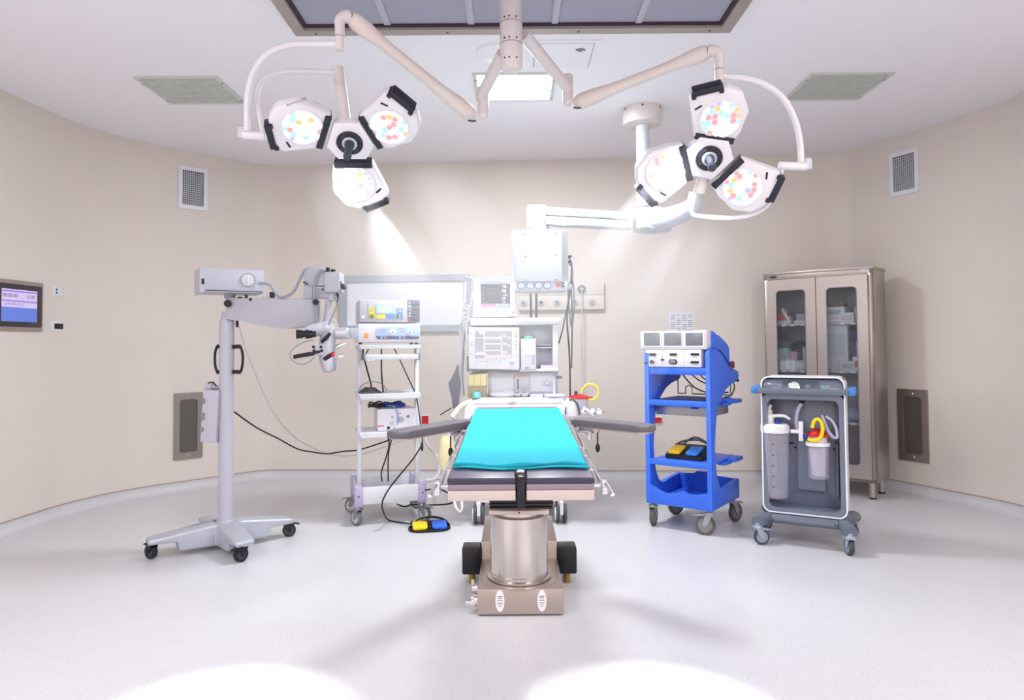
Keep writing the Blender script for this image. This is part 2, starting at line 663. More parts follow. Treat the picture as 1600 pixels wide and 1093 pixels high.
for (x0, y0, x1, y1, lab, kind) in ((82, 446, 97, 464, 'small white wall plate with two dots, above the thermostat', 0),
                                    (78.5, 501, 101, 518, 'white thermostat with a black display on the wall', 1)):
    c, w, h = wall_size(x0, y0, x1, y1, 0)
    t = thing('wall_plate' if not kind else 'thermostat', c, wall_rz(0), lab, 'switch')
    part(MB(WHITE).prism(rrect(w, h, .008), .010, None, FRONT, .003), 'cover', t)
    if kind:
        part(MB(GLOSSBLACK).prism(rrect(w * .6, h * .5, .004), .004, None, T(0, -.009, 0) @ FRONT, .001), 'display', t)
    else:
        for s_ in (-1, 1):
            part(MB(M('signal_strip', (222, 220, 180), .5)).box((0, -.011, s_ * h * .42), (w * .7, .003, h * .08)), 'strip', t)
        for s_ in (-1, 1):
            part(MB(DGREY).cyl((-w * .2, -.008, s_ * h * .14), (-w * .2, -.0125, s_ * h * .14), .008), 'button', t)

c = W(118, 196.5, 0)
solo(MB(MGREY).ball((0, -.01, 0), (.02, .012, .012)), 'wall_sensor', 'tiny grey sensor stud at the top of the wall under the ceiling', 'sensor', loc=c, rz=wall_rz(0))

# ---------------------------------------------------------------- x-ray viewer board on the back wall
c, w, h = wall_size(533, 430, 735, 518, 2)
t = thing('light_board', c, wall_rz(2), 'long white board in a broad grey frame on the back wall', 'board')
BOARDF = M('board_frame', (176, 184, 194), .42, .25)
part(MB(BOARDF).ring(rrect(w, h, .006), rrect(w - .125, h - .125, .004), .045, None, FRONT), 'frame', t)
part(MB(M('board_face', (240, 241, 250), .3)).prism(rrect(w - .11, h - .11, .004), .022, None, FRONT), 'writing_face', t)

# ---------------------------------------------------------------- medical gas rail on the back wall
c, w, h = wall_size(811, 439, 943, 484, 2)
RAIL = M('rail_panel', (226, 218, 208), .45)
t = thing('gas_outlet_panel', c, wall_rz(2), 'beige two-tier medical gas panel with round outlets on the back wall', 'panel')
for k, s in enumerate((1, -1)):
    part(MB(RAIL).prism(rrect(w, h * .49, .008, cy=s * h * .25), .05, None, FRONT, .006), 'casing', t)
cols = [MGREY, INK, M('gas_blue', (90, 100, 170), .4), M('gas_violet', (100, 96, 150), .4), M('gas_amber', (220, 160, 110), .4)]
for k, px in enumerate((818.5, 845.5, 870, 897.5, 924.5)):
    xx = (px - 877) / 132 * w
    m = MB(CHROME)
    X = T(xx, -.05, -h * .25) @ FRONT
    m.lathe([(0, 0), (.036, 0), (.036, .006), (.024, .010), (.024, .018), (.014, .018), (.014, .012), (0, .012)], LGREY, X)
    m.lathe([(0, .012), (.013, .012), (.013, .016), (0, .016)], cols[k], X)
    m.box((0, 0, .018), (.03, .008, .012), cols[k], .002, X)
    part(m, 'gas_outlet', t)
xx = (908.5 - 877) / 132 * w
m = MB(MGREY)
X = T(xx, -.05, h * .20) @ FRONT
m.lathe([(0, 0), (.040, 0), (.040, .008), (.028, .012), (.028, .02), (0, .02)], MGREY, X)
m.lathe([(0, .02), (.014, .02), (.014, .03), (0, .03)], LGREY, X)
part(m, 'cable_gland', t)
gland = c + Matrix.Rotation(math.radians(wall_rz(2)), 3, 'Z') @ Vector((xx, -.085, h * .14))
cable('wall_cable', [gland + Vector((0, .018, .012)), gland + Vector((0, 0, -.05)), D(908.5, 520, 6.38), D(909, 570, 6.40), D(911, 618, 6.38)], .006, LGREY, 'thin pale cable hanging down the wall from the gas panel')

# ---------------------------------------------------------------- red sockets and the paper notice
for (x0, y0, x1, y1, lab) in ((1011, 650.5, 1020, 659, 'red wall socket next to the blue cart post'), (1021, 651.5, 1033.5, 660, 'red wall socket seen through the blue cart, the larger of two side by side'),
                              (659.5, 649, 670, 661.5, 'red wall socket behind the instrument trolley')):
    c, w, h = wall_size(x0, y0, x1, y1, 2)
    t = thing('wall_socket', c, wall_rz(2), lab, 'socket', 'red wall sockets')
    part(MB(PLASTIC).prism(rrect(w * 1.25, h * 1.25, .006), .010, None, FRONT, .002), 'surround', t)
    part(MB(RED).ring(rrect(w, h, .005), rrect(w * .55, h * .55, .012), .008, None, T(0, -.010, 0) @ FRONT), 'face', t)
    part(MB(M('socket_well', (190, 60, 60), .5)).prism(rrect(w * .6, h * .6, .01), .003, None, T(0, -.010, 0) @ FRONT), 'plug_well', t)
c, w, h = wall_size(1045, 488, 1085, 522, 2)
PAPER = M('paper', (232, 230, 240), .8)
t = thing('paper_notice', c, wall_rz(2), 'printed paper sheet taped to the back wall above the blue cart', 'notice')
part(MB(PAPER).box((0, -.0012, 0), (w, .0016, h)), 'sheet', t)
m = MB(LINK)
for r in range(9):
    for cpos in range(4):
        if (r * 3 + cpos) % 5 != 4:
            m.box((-w * .34 + cpos * w * .225, -.0023, h * .38 - r * h * .085), (w * .17, .0004, .006))
part(m, 'print', t)

# ---------------------------------------------------------------- ceiling: air-flow outlet, hatch, disc, light panels
fx0, fx1, fy1 = -1.20, 1.235, 3.775
fy0 = fy1 - 2.43
t = thing('airflow_ceiling_outlet', ((fx0 + fx1) / 2, (fy0 + fy1) / 2, CH), 0, 'large square air outlet framed in dull metal in the ceiling above the surgical lamps', 'vent')
w, h = fx1 - fx0, fy1 - fy0
FR = M('outlet_frame', (172, 162, 156), .45, .3)
DOWN = RX(180)
part(MB(FR).ring(rrect(w, h, .01), rrect(w - .13, h - .13, .006), .045, None, DOWN), 'frame', t)
part(MB(M('outlet_gap', (60, 44, 58), .6)).ring(rrect(w - .128, h - .128, .006), rrect(w - .17, h - .17, .006), .030, None, DOWN), 'gasket', t)
GR = M('outlet_cloth', (166, 166, 182), .7, 0, .03, 300.)
m = MB(GR).prism(rrect(w - .16, h - .16, .004), .018, GR, DOWN)
part(m, 'diffuser_sheet', t)
for k in range(1, 5):
    part(MB(M('outlet_rib', (186, 184, 196), .5)).box((-w / 2 + .07 + (w - .14) * k / 5, 0, -.022), (.035, h - .17, .008)), 'rib', t)
for s in (-1, 1):
    for q in (-.45, -.15, .15, .45):
        m = MB(MGREY)
        screw(m, (q * w, s * (h / 2 - .03), -.045), (0, 0, -1), .008)
        part(m, 'screw', t)

t = thing('ceiling_hatch', (.325, 4.15, CH), 0, 'white square access hatch with a small lock in the ceiling', 'hatch')
part(MB(CEIL).ring(rrect(.42, .42, .004), rrect(.355, .355, .004), .008, None, DOWN), 'frame', t)
part(MB(M('hatch_gap', (120, 112, 120), .7)).prism(rrect(.36, .36, .004), .002, None, DOWN), 'gap', t)
part(MB(CEIL).prism(rrect(.346, .346, .004), .010, None, DOWN, .002), 'panel', t)
part(MB(MGREY).cyl((.10, -.09, -.009), (.10, -.09, -.016), .016).box((.115, -.105, -.014), (.03, .008, .008), rz=40).box((.085, -.105, -.014), (.03, .008, .008), rz=-30), 'lock', t)
solo(MB(CEIL).lathe([(0, 0), (.13, 0), (.13, -.015), (.11, -.03), (0, -.032)], None, None, 40), 'ceiling_cover', 'plain round white cover plate on the ceiling beside the lamp column', 'cover', loc=(-.075, 4.10, CH))

PRISM = M('prism_reflector', (190, 197, 190), .25, .15, .25, 26.)
PFR = M('panel_trim', (206, 212, 208), .4)
LAMP = M('lamp_diffuser', (255, 255, 255), .5, emit=9, ecol=(250, 252, 255))
for (x, y, lit, lab) in ((-2.205, 4.68, 0, 'square ceiling light panel, switched off, above the microscope'),
                         (2.27, 4.70, 0, 'square ceiling light panel, switched off, nearest the steel cabinet'),
                         (.03, 4.665, 1, 'glowing square ceiling light panel behind the lamp arms')):
    t = thing('ceiling_light', (x, y, CH), 0, lab, 'ceiling light', 'square ceiling light panels')
    w = .555
    h = .50
    part(MB(PFR).ring(rrect(w, h, .006), rrect(w - .05, h - .05, .004), .010, None, DOWN), 'frame', t)
    if lit:
        part(MB(LAMP).prism(rrect(w - .05, h - .05, .004), .007, None, DOWN), 'diffuser', t, 'glowing white diffuser')
    else:
        m = MB(PRISM)
        m.prism(rrect(w - .05, h - .05, .004), .002, PRISM, DOWN)
        for a in range(4):
            for b in range(4):
                cx, cy = -w / 2 + .025 + (w - .05) * (a + .5) / 4, -h / 2 + .025 + (h - .05) * (b + .5) / 4
                hw, hh = (w - .05) / 8, (h - .05) / 8
                vs = [(cx - hw, cy - hh, -.008), (cx + hw, cy - hh, -.008), (cx + hw, cy + hh, -.008), (cx - hw, cy + hh, -.008), (cx - hw * .3, cy - hh * .3, -.003), (cx + hw * .3, cy - hh * .3, -.003), (cx + hw * .3, cy + hh * .3, -.003), (cx - hw * .3, cy + hh * .3, -.003)]
                m.add(vs, [(0, 1, 5, 4), (1, 2, 6, 5), (2, 3, 7, 6), (3, 0, 4, 7), (4, 5, 6, 7)], PRISM)
        part(m, 'prism_reflector', t, ang=10)
    for sx in (-1, 1):
        for sy in (-.55, .75):
            m = MB(DGREY)
            screw(m, (sx * (w / 2 - .013), sy * h * .5, -.010), (0, 0, -1), .007)
            part(m, 'screw', t)
# ================================================================ SURGICAL LAMPS AND CEILING PENDANT
def rel(t, p):
    """a place of the room in a thing's own frame"""
    return Matrix.Rotation(-t.rotation_euler.z, 4, 'Z') @ (Vector(p) - t.location)


LAMPW = M('lamp_lacquer', (226, 216, 214), .36)
HEADW = M('lamp_head_shell', (232, 228, 232), .36)
GRIPB = M('grip_black', (34, 34, 46), .4)
LED_W = M('led_white', (255, 255, 255), .4, emit=3.2)
LED_BASE = M('led_bed', (216, 206, 224), .4, emit=.42)
LED_R = M('led_red', (240, 140, 140), .4, emit=.75)
LED_C = M('led_cyan', (150, 214, 226), .4, emit=.75)
LED_O = M('led_orange', (250, 170, 110), .4, emit=.8)
LED_V = M('led_violet', (176, 170, 204), .4, emit=.5)

mount = thing('surgical_lamp_mast', (.006, 3.20, CH), 0, 'thick white ceiling post that carries both surgical lamp arms', 'lamp column')
zb = 2.565 - CH
m = MB(LAMPW)
m.lathe([(0, 0), (.0525, 0), (.0525, -.235), (.0535, -.237), (.0535, zb + .02), (.045, zb), (0, zb - .006)][::-1], None, None, 36)
part(m, 'column', mount)
for z in (-.262, -.362):
    part(MB(M('seam_grey', (150, 138, 136), .5)).lathe([(.0537, z), (.0545, z + .001), (.0545, z + .003), (.0537, z + .004)], None, None, 36), 'seam', mount)
for z in (-.245, -.345, -.44):
    for a in (-62, -100, -125):
        m = MB(MGREY)
        aa = math.radians(a)
        screw(m, (.0535 * math.cos(aa), .0535 * math.sin(aa), z), (math.cos(aa), math.sin(aa), 0), .0045)
        part(m, 'screw', mount)
LAMP_HEADS = []


def on_plane(px, py, P0, n):
    d = ray(px, py)
    o = Vector((0, 0, CZ))
    return o + d * ((P0 - o).dot(n) / d.dot(n))


def surgical_light(label, ext, elbow, spring, Ys, drop, bow, joint, inner, stem, hub_px, led_px, Yh, n, aim, pool, word=False):
    t = thing('surgical_light', D(*elbow[0]), 0, label, 'surgical lamp', 'twin ceiling surgical lamps')
    L = lambda p: rel(t, p)
    a = MB(LAMPW)
    a.tube([L(D(*ext[0])), L(D(*ext[1]))], [.031, .029], None, 20)
    part(a, 'extension_arm', t)
    a = MB(LAMPW)
    e0, e1 = L(D(*elbow[0])), L(D(*elbow[1]))
    a.cyl(e0 + Vector((0, 0, .004)), Vector((e0.x, e0.y, e1.z)), .0285, None, n=28, b=.004)
    a.ball((e0.x, e0.y, e1.z), (.0285, .0285, .03), None, 20)
    part(a, 'elbow', t)
    s0, s1 = L(D(*spring[0])), L(D(*spring[1]))
    a = MB(M('spring_arm_cream', (232, 217, 210), .4))
    d = s1 - s0
    a.tube([s0 + d * k for k in (0, .03, .08, .16, .28, .42, .72, .80, .88, .96, 1.0)], [.030, .041, .042, .040, .031, .028, .026, .030, .037, .037, .024], None, 22)
    sp = part(a, 'spring_arm', t)
    part(MB(DGREY).tube([s0 + Vector((-.02, -.03, -.033)), s0 + Vector((.0, -.034, -.040)), s0 + Vector((.02, -.03, -.035))], .005, None, 8), 'adjusting_slot', sp)
    a = MB(LAMPW)
    d0, d1 = L(D(*drop[0])), L(D(*drop[1]))
    d1 = Vector((d0.x, d0.y, d1.z))
    a.tube([s1, (s1 + d0) / 2 + Vector((0, 0, .008)), d0 + Vector((0, 0, .0)), d0 + (d1 - d0) * .3], [.028, .026, .022, .021], None, 18, 5)
    a.cyl(d0, d1, .0205, None, n=24, b=.003)
    part(a, 'swivel_joint', t)
    part(MB(M('seam_grey')).lathe([(.0207, -.001), (.0213, 0), (.0213, .002), (.0207, .003)], None, T(*(d0 + (d1 - d0) * .55)), 24), 'seam', t)
    a = MB(HEADW)
    a.tube([L(D(*p)) for p in bow], .0145, None, 14, 6)
    part(a, 'outer_bow', t)
    a = MB(HEADW)
    j0, j1 = L(D(*joint[0])), L(D(*joint[1]))
    a.cyl(j0, j1, .0195, None, n=22, b=.004)
    jj = part(a, 'bow_joint', t)
    dd = (j1 - j0).normalized()
    part(MB(LGREY).box(tuple(j0 - dd * .005 + Vector((0, .005, .012))), (.035, .03, .055), None, .008), 'joint_cap', jj)
    a = MB(HEADW)
    a.tube([L(D(*p)) for p in inner], .011, None, 12, 6)
    part(a, 'inner_bow', t)
    a = MB(LAMPW)
    q0, q1 = L(D(*stem[0])), L(D(*stem[1]))
    a.tube([q0, q0 * .5 + q1 * .5, q1], [.029, .026, .022], None, 22)
    st = part(a, 'pivot_tube', t)
    # the head cluster
    n = Vector(n).normalized()
    P0 = D(hub_px[0], hub_px[1], Yh)
    right = Vector((1, 0, 0)) - n * n.x
    right.normalize()
    up = n.cross(right)
    R = .088
    cen = [on_plane(px, py, P0, n) for px, py in led_px]
    os_ = [(c - P0).normalized() for c in cen]
    # hub: three broad sides facing the heads
    pl = []
    ang = sorted(math.atan2(o.dot(up), o.dot(right)) for o in os_)
    for k in range(3):
        for s in (-.62, .62):
            pl.append((.112 * math.cos(ang[k] + s), .112 * math.sin(ang[k] + s)))
    HX = Matrix(((right.x, up.x, n.x, P0.x), (right.y, up.y, n.y, P0.y), (right.z, up.z, n.z, P0.z), (0, 0, 0, 1)))
    HX = T(*-t.location) @ HX
    m = MB(HEADW)
    m.X = HX
    m.prism(pl, .055, None, T(0, 0, -.055), .010, 3)
    m.lathe([(0, -.10), (.05, -.10), (.06, -.055), (0, -.055)], None, None, 28)
    hb = part(m, 'hub', t)
    m = MB(GRIPB)
    m.X = HX
    m.lathe([(.030, .0), (.060, .0), (.060, .006), (.055, .009), (.030, .009)], None, None, 40)
    rg = part(m, 'handle_ring', hb)
    m = MB(LGREY)
    m.X = HX
    for k in range(4):
        screw(m, (.046 * math.cos(.6 + k * PI / 2), .046 * math.sin(.6 + k * PI / 2), .009), (0, 0, 1), .004)
    m.lathe([(.031, .004), (.034, .010), (.028, .014), (.022, .012), (.022, .004)], None, None, 28)
    part(m, 'collar', hb)
    m = MB(M('handle_slate', (56, 62, 76), .38))
    m.X = HX
    m.lathe([(0, .0), (.022, .0), (.021, .03), (.017, .05), (.016, .09), (.019, .105), (.017, .118), (0, .122)], None, None, 24)
    part(m, 'sterile_handle', t)
    rnd = random.Random(hub_px[0])
    for c, o in zip(cen, os_):
        tilt = 9
        y = n.cross(o)
        X = Matrix(((o.x, y.x, n.x, c.x), (o.y, y.y, n.y, c.y), (o.z, y.z, n.z, c.z), (0, 0, 0, 1))) @ RY(-tilt)
        nn = (X.to_3x3() @ Vector((0, 0, 1)))
        LAMP_HEADS.append((c + nn * .03, nn, R))
        X = T(*-t.location) @ X
        r = R
        outl = [(-1.2, -1.05), (-.5, -1.18), (.45, -1.26), (.62, -1.22), (1.36, -.72), (1.46, -.58), (1.62, .05), (1.60, .22), (1.02, 1.58), (.90, 1.72), (.72, 1.76), (.55, 1.70), (-1.2, 1.02)]
        outl = [(a * r, b * r) for a, b in outl]
        m = MB(HEADW)
        m.X = X
        m.prism(outl, .062, None, T(0, 0, -.058), .014, 3)
        h = part(m, 'lamp_head', t)
        m = MB(GRIPB)
        m.X = X
        m.box((-1.10 * r, 0, -.022), (.030, r * 2.02, .066), None, .004)
        part(m, 'hinge_bar', h)
        m = MB(GRIPB)
        m.X = X @ T(1.24 * r, 1.02 * r, -.022) @ RZ(-66)
        m.box((0, .010, .004), (r * 1.45, .030, .060), None, .007)
        m.box((-r * .66, -.004, .004), (.02, .02, .066), None, .004)
        m.box((r * .66, -.004, .004), (.02, .02, .066), None, .004)
        part(m, 'grip', h)
        m = MB(GRIPB)
        m.X = X
        m.box((.42 * r, 1.24 * r, .0045), (.009, .034, .003), None, .001, rz=43)
        part(m, 'status_slot', h)
        m = MB(HEADW)
        m.X = X
        m.ring(circle(1.05 * r, 40), circle(.96 * r, 40), .012, z0=-.002)
        part(m, 'lens_rim', h)
        m = MB(LED_BASE)
        m.X = X
        m.prism(circle(.97 * r, 40), .004, LED_BASE, T(0, 0, .002))
        pts = [(0, 0)] + [(.32 * r * math.cos(k * PI / 3 + .2), .32 * r * math.sin(k * PI / 3 + .2)) for k in range(6)] + [(.62 * r * math.cos(k * PI / 6), .62 * r * math.sin(k * PI / 6)) for k in range(12)] + [(.86 * r * math.cos(k * PI / 8), .86 * r * math.sin(k * PI / 8)) for k in range(16)]
        for i, (a, b) in enumerate(pts):
            mt = rnd.choice([LED_W] * 9 + [LED_R, LED_R, LED_O, LED_C, LED_C, LED_V])
            m.prism(circle((.150 if i < 19 else .118) * r, 10, a, b), .003, mt, T(0, 0, .006))
        part(m, 'led_lens', h, 'glowing lens of small white and coloured diodes')
        if word and c is cen[0]:
            m = MB(INK)
            m.X = X @ T(.95 * r, -.95 * r, .005)
            m.text('Aurora L 130', .017, None, HX.to_3x3().to_4x4() if False else RZ(math.degrees(math.atan2((X.to_3x3().inverted() @ right).y, (X.to_3x3().inverted() @ right).x)) + 14), 'LEFT')
            part(m, 'lettering', h)
    return t


surgical_light('three-headed surgical lamp whose bow swings round past the microscope lamp box',
               ((786, 84, 3.24), (752, 150, 3.54)), ((754.5, 137, 3.56), (752, 178, 3.56)), ((738, 181, 3.56), (546, 26, 2.90)), None,
               ((531, 32, 2.88), (531, 79, 2.88)),
               ((530, 69, 2.88), (495, 69, 2.90), (455, 70, 2.94), (420, 83, 3.00), (397, 112, 3.06), (387, 150, 3.10), (386, 205, 3.12)),
               ((379, 211, 3.12), (416, 213, 3.12)),
               ((412, 213, 3.12), (405, 178, 3.14), (402, 148, 3.16), (410, 128, 3.18), (432, 115, 3.2), (470, 111, 3.22), (524, 113, 3.24)),
               ((528, 107, 3.25), (543, 205, 3.22)),
               (546.5, 223), ((472, 197.5), (608.5, 197.5), (555, 286)), 3.10, (.06, -.66, -.76), (-.30, 2.75, .0), (-.95, 1.55, 0), True)
surgical_light('three-headed surgical lamp hanging in front of the white ceiling pendant',
               ((818, 54, 3.24), (887, 137, 3.60)), ((887, 118, 3.63), (887, 158, 3.63)), ((901, 161, 3.62), (1108, 80, 3.12)), None,
               ((1123, 84, 3.10), (1123, 129, 3.10)),
               ((1124, 119, 3.10), (1160, 122, 3.10), (1195, 132, 3.11), (1225, 155, 3.12), (1243, 190, 3.13), (1250, 222, 3.14), (1252, 254, 3.15)),
               ((1261, 260, 3.15), (1217, 259, 3.15)),
               ((1222, 262, 3.15), (1212, 300, 3.2), (1190, 328, 3.24), (1150, 340, 3.26), (1096, 338, 3.28), (1080, 330, 3.28), (1088, 296, 3.24)),
               ((1092, 300, 3.25), (1106, 252, 3.18)),
               (1108, 247), ((1126, 185), (1040, 266), (1160, 292)), 3.10, (-.12, -.78, -.60), (.28, 2.75, .0), (.62, 1.55, 0))

# ---------------------------------------------------------------- ceiling pendant with gas console
PEND = M('pendant_white', (214, 219, 226), .36)
t = thing('ceiling_pendant', (1.0, 5.12, CH), 0, 'white ceiling pendant arm carrying a square gas console above the anaesthesia machine', 'pendant')
L = lambda p: rel(t, p)
m = MB(LAMPW)
m.lathe([(0, 0), (.148, 0), (.148, -.105), (.140, -.125), (.12, -.128), (0, -.128)], None, None, 48)
fl = part(m, 'ceiling_flange', t)
for k in range(6):
    m = MB(DGREY)
    a = k * PI / 3 + .35
    screw(m, (.148 * math.cos(a), .148 * math.sin(a), -.02), (math.cos(a), math.sin(a), 0), .008)
    part(m, 'screw', fl)
zt = D(1003, 322, 5.12).z - CH
m = MB(PEND).cyl((0, 0, -.12), (0, 0, zt), .050, None, n=36)
part(m, 'drop_tube', t)
h0, h1 = L(D(1003, 328, 5.12)), L(D(1003, 361, 5.12))
m = MB(PEND)
m.prism(rrect(.28, .26, .10, 8, .06), abs(h0.z - h1.z), None, T(0, 0, h1.z), .02, 3)
part(m, 'arm_hub', t)
# broad fork that swings towards the lamps, then back to the console
m = MB(PEND)
m.tube([L(D(1010, 345, 5.1)), L(D(1050, 338, 4.9)), L(D(1082, 322, 4.75)), L(D(1087, 300, 4.72))], [.07, .075, .06, .045], None, 24, 6)
part(m, 'counter_arm', t)
a0, a1 = D(985, 346, 5.08), D(848, 338, 5.02)
c = L((a0 + a1) / 2)
m = MB(PEND)
ln = (a1 - a0).length
az = math.degrees(math.atan2((a0 - a1).y, (a0 - a1).x))
hx = 26 / 1067 * 5.05
X = T(*c) @ RZ(az) @ RY(-math.degrees(math.asin((a0 - a1).z / ln)) * 1.0)
m.box((0, 0, hx / 4 + .002), (ln, .11, hx / 2 - .002), None, .008, X)
m.box((0, 0, -hx / 4 - .002), (ln, .11, hx / 2 - .002), None, .008, X)
arm = part(m, 'horizontal_arm', t)
e = L(D(838, 338.5, 5.02))
m = MB(PEND).box(tuple(e), (.142, .15, .152), None, .012)
blk = part(m, 'end_block', t)
for dx, dz in ((.055, .062), (.055, -.058)):
    m = MB(MGREY)
    screw(m, (e.x + dx, e.y - .075, e.z + dz), (0, -1, 0), .004)
    part(m, 'screw', blk)
kx, kz0 = L(D(843, 358, 5.02)).x, L(D(843, 366, 5.02)).z
m = MB(PEND).cyl((kx, e.y, kz0 - .01), (kx, e.y, e.z - .07), .062, None, n=32, b=.006)
part(m, 'swivel', t)
m = MB(CHROME).box((kx + .085, e.y - .05, e.z - .084), (.05, .012, .012), None, .003).box((kx + .07, e.y - .05, e.z - .10), (.012, .012, .03), None, .002)
part(m, 'brake_lever', t)
p0, p1 = L(D(799, 363, 5.02)), L(D(887, 455, 5.02))
w, hh = p1.x - p0.x, p0.z - p1.z
cx, cz = (p0.x + p1.x) / 2, (p0.z + p1.z) / 2
yf = e.y - .11
m = MB(PEND)
poly = [(-w / 2, .16), (-w / 2, -.06), (-w / 2 + .035, -.115), (w / 2 - .05, -.115), (w / 2, -.06), (w / 2, .16)]
m.prism(poly, hh * .86, None, T(cx, e.y, cz - hh / 2 + hh * .14), .008, 3)
cons = part(m, 'console', t)
for sx, sz in ((-.26, .42), (.28, .44), (-.26, .06), (.28, .08), (-.26, -.33), (.28, -.33)):
    m = MB(MGREY)
    screw(m, (cx + sx * w, e.y - .115, cz + sz * hh), (0, -1, 0), .0055)
    part(m, 'screw', cons)
m = MB(M('gauge_strip', (226, 228, 240), .4))
m.box((cx + .005, e.y + .02, cz - hh / 2 + hh * .07), (w * .94, .24, hh * .15), None, .008)
gs = part(m, 'gauge_strip', t)
zg = cz - hh / 2 + hh * .075
GF = M('gauge_face', (226, 232, 246), .3)
GB = M('gauge_rim', (132, 146, 188), .35)
for k, px in enumerate((814.5, 828.5, 841.5, 855)):
    gx = L(D(px, 449, 4.92)).x
    X = T(gx, e.y - .10, zg + .004) @ FRONT
    m = MB(GB).lathe([(.019, 0), (.028, 0), (.028, .010), (.023, .012), (.021, .008), (0, .008)], None, X, 28)
    g = part(m, 'pressure_gauge', t)
    m = MB(GF).prism(circle(.0215, 24), .0012, GF, X @ T(0, 0, .008))
    m.box((.004, .003, .0098), (.014, .002, .001), INK, 0, X, rz=40 + 25 * k)
    m.box((0, -.013, .0098), (.012, .004, .001), LINK, 0, X)
    part(m, 'dial', g)
gx = L(D(872, 447, 4.92)).x
m = MB(RED).lathe([(0, 0), (.016, 0), (.016, .010), (.012, .014), (0, .014)], None, T(gx, e.y - .10, zg + .008) @ FRONT, 24)
part(m, 'emergency_button', t, 'red push button')
gx = L(D(879.5, 446.5, 4.92)).x
m = MB(GLOSSBLACK).prism(rrect(.022, .032, .003), .006, None, T(gx, e.y - .10, zg + .006) @ FRONT, .001)
m.box((gx, e.y - .107, zg + .006), (.008, .002, .014), M('switch_glow', (220, 150, 170), .4, emit=.6))
part(m, 'rocker_switch', t)
for k, px in enumerate((829, 838)):
    q0, q1 = D(px, 458, 5.0), D(px + (0 if k else 1), 497, 5.0)
    part(MB(DGREY).tube([L(q0), L(q1)], .0085, None, 10), 'support_rod', t)
for k, (zz, ln_) in enumerate(((.30, .03), (.21, .03))):
    part(MB(BLACK).cyl((cx + w / 2, e.y - .02, cz + hh * (zz - .22)), (cx + w / 2 + ln_, e.y - .02, cz + hh * (zz - .22)), .010), 'side_plug', t)
# leads hanging from the console's side
for k, (pts, r, mt, lab) in enumerate((
        (((889, 403, 4.98), (893, 412, 4.97), (892, 440, 4.97), (888, 470, 4.98), (886, 500, 4.97), (890, 560, 4.96), (891, 632, 5.02)), .006, DGREY, 'dark lead looping down from the pendant console to the suction jar'),
        (((889, 412, 4.98), (894, 420, 4.97), (893, 450, 4.96), (886, 480, 4.96), (879, 515, 4.96), (873, 536, 4.93)), .005, DGREY, 'dark lead from the pendant console slanting to the machine shelf corner'),
        (((888, 445, 4.98), (895, 440, 4.97), (897, 480, 4.97), (893, 510, 4.97), (889, 480, 4.98), (888, 450, 4.99), (892, 446, 4.99), (894, 500, 5.0), (893, 575, 5.0)), .006, MGREY, 'grey coiled lead hanging below the right edge of the pendant console'))):
    cable('hanging_lead', [D(*p) for p in pts], r, mt, lab, 'cable', 'leads under the pendant console')
part(MB(LGREY).box(tuple(L(D(890.5, 448, 4.97))), (.03, .03, .04), None, .006), 'lead_clip', t)
# ================================================================ fitting helpers
def onp(t, px, py, v):
    """where the line of sight through a pixel crosses the plane y = v of a thing's own frame"""
    R = Matrix.Rotation(-t.rotation_euler.z, 3, 'Z')
    o = R @ (Vector((0, 0, CZ)) - t.location)
    d = R @ ray(px, py)
    return o + d * ((v - o.y) / d.y)


def pbox(mb, t, x0, y0, x1, y1, v0, v1, mat=None, b=0.):
    """box whose front face (at y = v0) spans these pixels"""
    a, c = onp(t, x0, y1, v0), onp(t, x1, y0, v0)
    zc = (onp(t, (x0 + x1) / 2, y0, v0).z + onp(t, (x0 + x1) / 2, y1, v0).z) / 2
    return mb.box(((a.x + c.x) / 2, (v0 + v1) / 2, zc), (abs(c.x - a.x), abs(v1 - v0), abs(onp(t, x0, y0, v0).z - onp(t, x0, y1, v0).z)), mat, b)


def ppoly(t, pts, v):
    return [(p.x, p.z) for p in (onp(t, x, y, v) for x, y in pts)]


def LP(t, *pts):
    """pixel + depth triples to the thing's frame"""
    return [rel(t, D(*p)) for p in pts]
# ================================================================ OPERATING TABLE
t = thing('operating_table', (.03, 3.45, 0), 0, 'steel operating table with grey split pads and arm boards', 'operating table')
L = lambda p: rel(t, p)
TSTEEL = M('table_steel', (182, 168, 160), .40, .75, .05, 24, stretch=(30, 1, 1))
COLST = M('column_steel', (205, 196, 192), .22, 1., .05, 24, stretch=(1, 1, 60))
PAD = M('pad_vinyl', (112, 108, 124), .36, 0, .04, 60, .08)
PADD = M('pad_seam', (58, 54, 74), .4, 0, .04, 60)
PADS = M('pad_side', (140, 126, 136), .42, 0, .04, 60)
GUARD = M('table_edge_steel', (206, 190, 183), .42, .45)
y0 = 3.23 - 3.45
m = MB(TSTEEL)
m.box((0, y0 + .225, .066), (.405, .45, .118), None, .006)
m.box((0, y0 + .45 + .28, .115), (.405, .56, .21), None, .006)
m.prism([(.12, .10), (.45, .22), (.70, .30), (.70, .10)], .30, None, T(-.15, y0 + .1, 0) @ SIDE) if False else None
b = part(m, 'base', t)
part(MB(M('kick_rubber', (44, 42, 46), .7)).box((0, y0 + .5, .009), (.385, .96, .016)), 'floor_gasket', t)  # dark slab under the base, set in from its edges
OV = M('oval_sticker', (238, 232, 236), .5)
for s in (-1, 1):
    X = T(s * .098 + .002, y0, .072) @ FRONT
    m = MB(OV).prism([(.021 * math.cos(a * PI / 16), .050 * math.sin(a * PI / 16)) for a in range(32)], .001, OV, X)
    for k, (zz, ww) in enumerate(((.020, .026), (.012, .020), (.002, .026), (-.010, .028), (-.019, .020), (-.026, .012))):
        m.box((0, zz, .0014), (ww, .0022 if k % 3 else .003, .0006), INK, 0, X)
    part(m, 'oval_label', b)
m = MB(CHROME)
